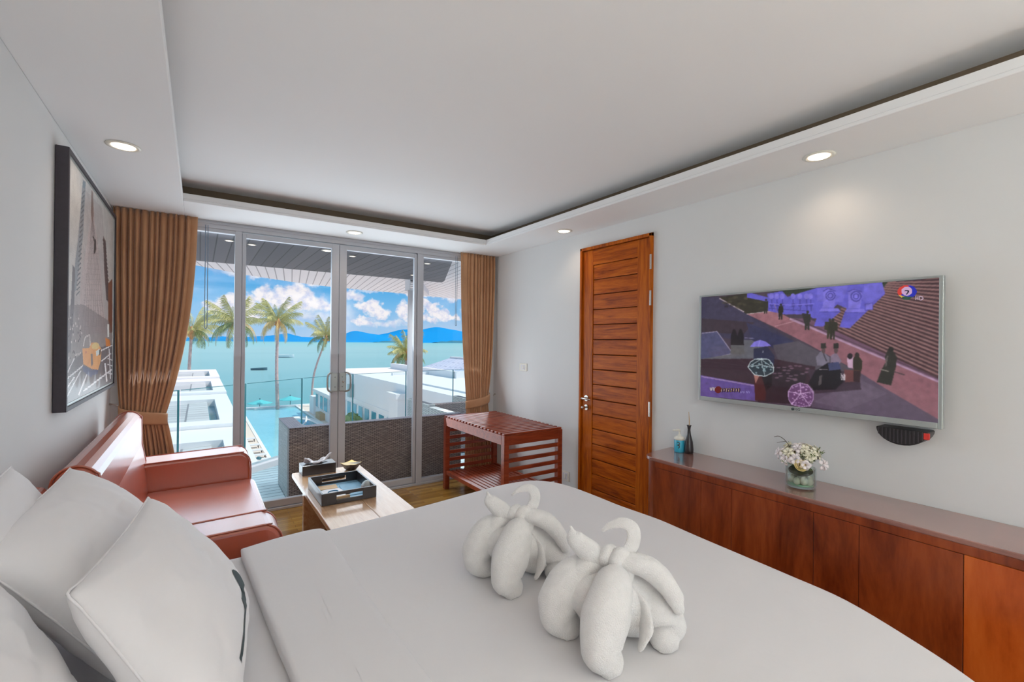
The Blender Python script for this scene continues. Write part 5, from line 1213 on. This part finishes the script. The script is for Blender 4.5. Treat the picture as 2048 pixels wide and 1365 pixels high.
# ------------------------------------------------------------------ coconut palms
def frond_mesh(name, L, droop, seed, m):
    rg = random.Random(seed); b = BM(); pts = []
    n = 26
    for i in range(n+1):
        t = i/n; pts.append(Vector((L*(t-.18*droop*t**3), L*.03*math.sin(t*3+seed), L*(.42*t-.62*droop*t*t))))
    for i in range(n):
        a, c = pts[i], pts[i+1]; w = .035*L/4*(1-i/n)+.008
        quad(b, a+Vector((0, w, 0)), c+Vector((0, w*.9, 0)), c-Vector((0, w*.9, 0)), a-Vector((0, w, 0)))
        quad(b, a+Vector((0, 0, w)), c+Vector((0, 0, w*.9)), c-Vector((0, 0, w*.9)), a-Vector((0, 0, w)))
        if i < 3: continue
        for k in range(2):
            t = (i+k*.5)/n; p = a.lerp(c, k*.5); ll = L*.24*(math.sin(PI*min(1, t*.98+.02))**.6)*rg.uniform(.7, 1.15)+.05
            for s in (1, -1):
                d = Vector((.60, s*rg.uniform(.45, .8), -.35-.5*droop-rg.uniform(0, .45))).normalized(); e = p+d*ll; e.z -= ll*.18; wv = (c-a).normalized()*.036*L/4
                mid = p.lerp(e, .5)+Vector((0, 0, ll*.06))
                quad(b, p-wv*.6, p+wv*.6, mid+wv, mid-wv*.6); quad(b, mid-wv*.6, mid+wv, e, e-wv*.1)
    bmesh.ops.recalc_face_normals(b, faces=b.faces); me = bpy.data.meshes.new(name); b.to_mesh(me); b.free(); me.materials.append(m); return me
FR = [frond_mesh('frond', 4.2, .75, 1, frond_a), frond_mesh('frond', 4.0, 1.15, 2, frond_b), frond_mesh('frond', 3.8, 1.5, 3, frond_c), frond_mesh('frond', 4.3, .45, 4, frond_a)]
def palm(label, base, crown, size, wind, seed, r=.2, list_=None):
    B0, C0 = Vector(base), Vector(crown); t = thing('coconut_palm', label, 'palm tree', base, group='coconut palms')
    rg = random.Random(seed); mid = B0.lerp(C0, .5)+Vector((rg.uniform(-.3, .3), 0, 0))
    if list_: mid += Vector(list_)
    b = BM(); C = catmull([(0, 0, 0), tuple(mid-B0), tuple(C0-B0)], 24); pr = []
    for i, p in enumerate(C): pr.append((p, r*(1.15-.35*i/len(C))*(1.08 if i % 2 else .96)))
    tube(b, [tuple(p) for p, _ in pr], [q for _, q in pr], 12, 1); obj('trunk', b, trunk_m, t, True)
    b = BM(); c = C0-B0; tube(b, [tuple(c-Vector((0, 0, .7))), tuple(c), tuple(c+Vector((0, 0, .9)))], [r*.95, r*1.9, r*.6], 12, 4); obj('crown_shaft', b, husk_m, t, True)
    for k in range(5):
        a = k*1.3+seed; b = BM(); ell(b, (c.x+.32*math.cos(a), c.y+.32*math.sin(a), c.z-.2), (.17, .17, .2), 10, 8); obj('coconut', b, husk_m, t, True)
    W = Vector(wind)
    n = 24
    for k in range(n):
        az = k*2.399+seed; el = 1.25-1.75*(k/n)+rg.uniform(-.1, .1)
        d = Vector((math.cos(az)*math.cos(el), math.sin(az)*math.cos(el), math.sin(el)))+W; d.normalize()
        yaw = math.atan2(d.y, d.x); pit = math.asin(max(-1, min(1, d.z)))
        me = FR[3] if pit > .8 else FR[0] if pit > .3 else FR[1] if rg.random() < .5 else FR[2]
        o = bpy.data.objects.new('frond', me); COL.objects.link(o); o.parent = t; o.location = c+Vector((0, 0, .35)); o.rotation_mode = 'XYZ'
        o.rotation_euler = Matrix.Rotation(yaw, 4, 'Z').to_3x3().to_4x4().__matmul__(Matrix.Rotation(-(pit-.35), 4, 'Y')).to_euler(); s = size*rg.uniform(.85, 1.08); o.scale = (s, s, s)
    return t
palm('tall coconut palm at the left, beside the bronze curtain', (-.87, 75.6, ZP), (-.87, 75.6, 2.2), .95, (.10, 0, .12), 1)
palm('tall coconut palm half behind the left door post', (4.0, 69.9, ZP), (3.85, 70, 3.3), 1.08, (-.1, 0, 0), 2)
palm('tall straight coconut palm in the middle of the glass doors', (10.4, 81.3, ZP), (10.32, 81.3, 4.1), 1.12, (-.05, 0, .05), 3, .24)
palm('leaning coconut palm beside the central door stile', (15.4, 81.2, ZP), (17.3, 80.0, 1.7), .98, (.25, 0, .2), 4, .16, (-.55, 0, -.2))
palm('low coconut palm rising behind the white flat roof', (24.6, 63.1, ZP), (24.57, 63.1, -.5), .9, (-.1, 0, .05), 5)

# ------------------------------------------------------------------ print on the foremost pillow
PR = thing('printed_motif', None, None) if False else None
def motif(nm, rows):
    b = BM(); prev = None
    for v_, u0, u1 in rows:
        ring = [b.verts.new(p1.S(u0+(u1-u0)*k/4, v_, 1, .0015)-c1) for k in range(5)]
        if prev:
            for k in range(4): b.faces.new((prev[k], prev[k+1], ring[k+1], ring[k]))
        prev = ring
    return obj(nm, b, ink, o1)
def rowsf(v0, v1, fn, n=26): return [(v0+(v1-v0)*i/n, *fn(i/n)) for i in range(n+1)]
motif('printed_mark', rowsf(.20, .42, lambda t: (.76-.11*math.sin(PI*min(1, t*1.3))**2, .79+.05*t)))
motif('printed_mark', rowsf(.36, .70, lambda t: (.825+.02*t, .85+.02*t)))
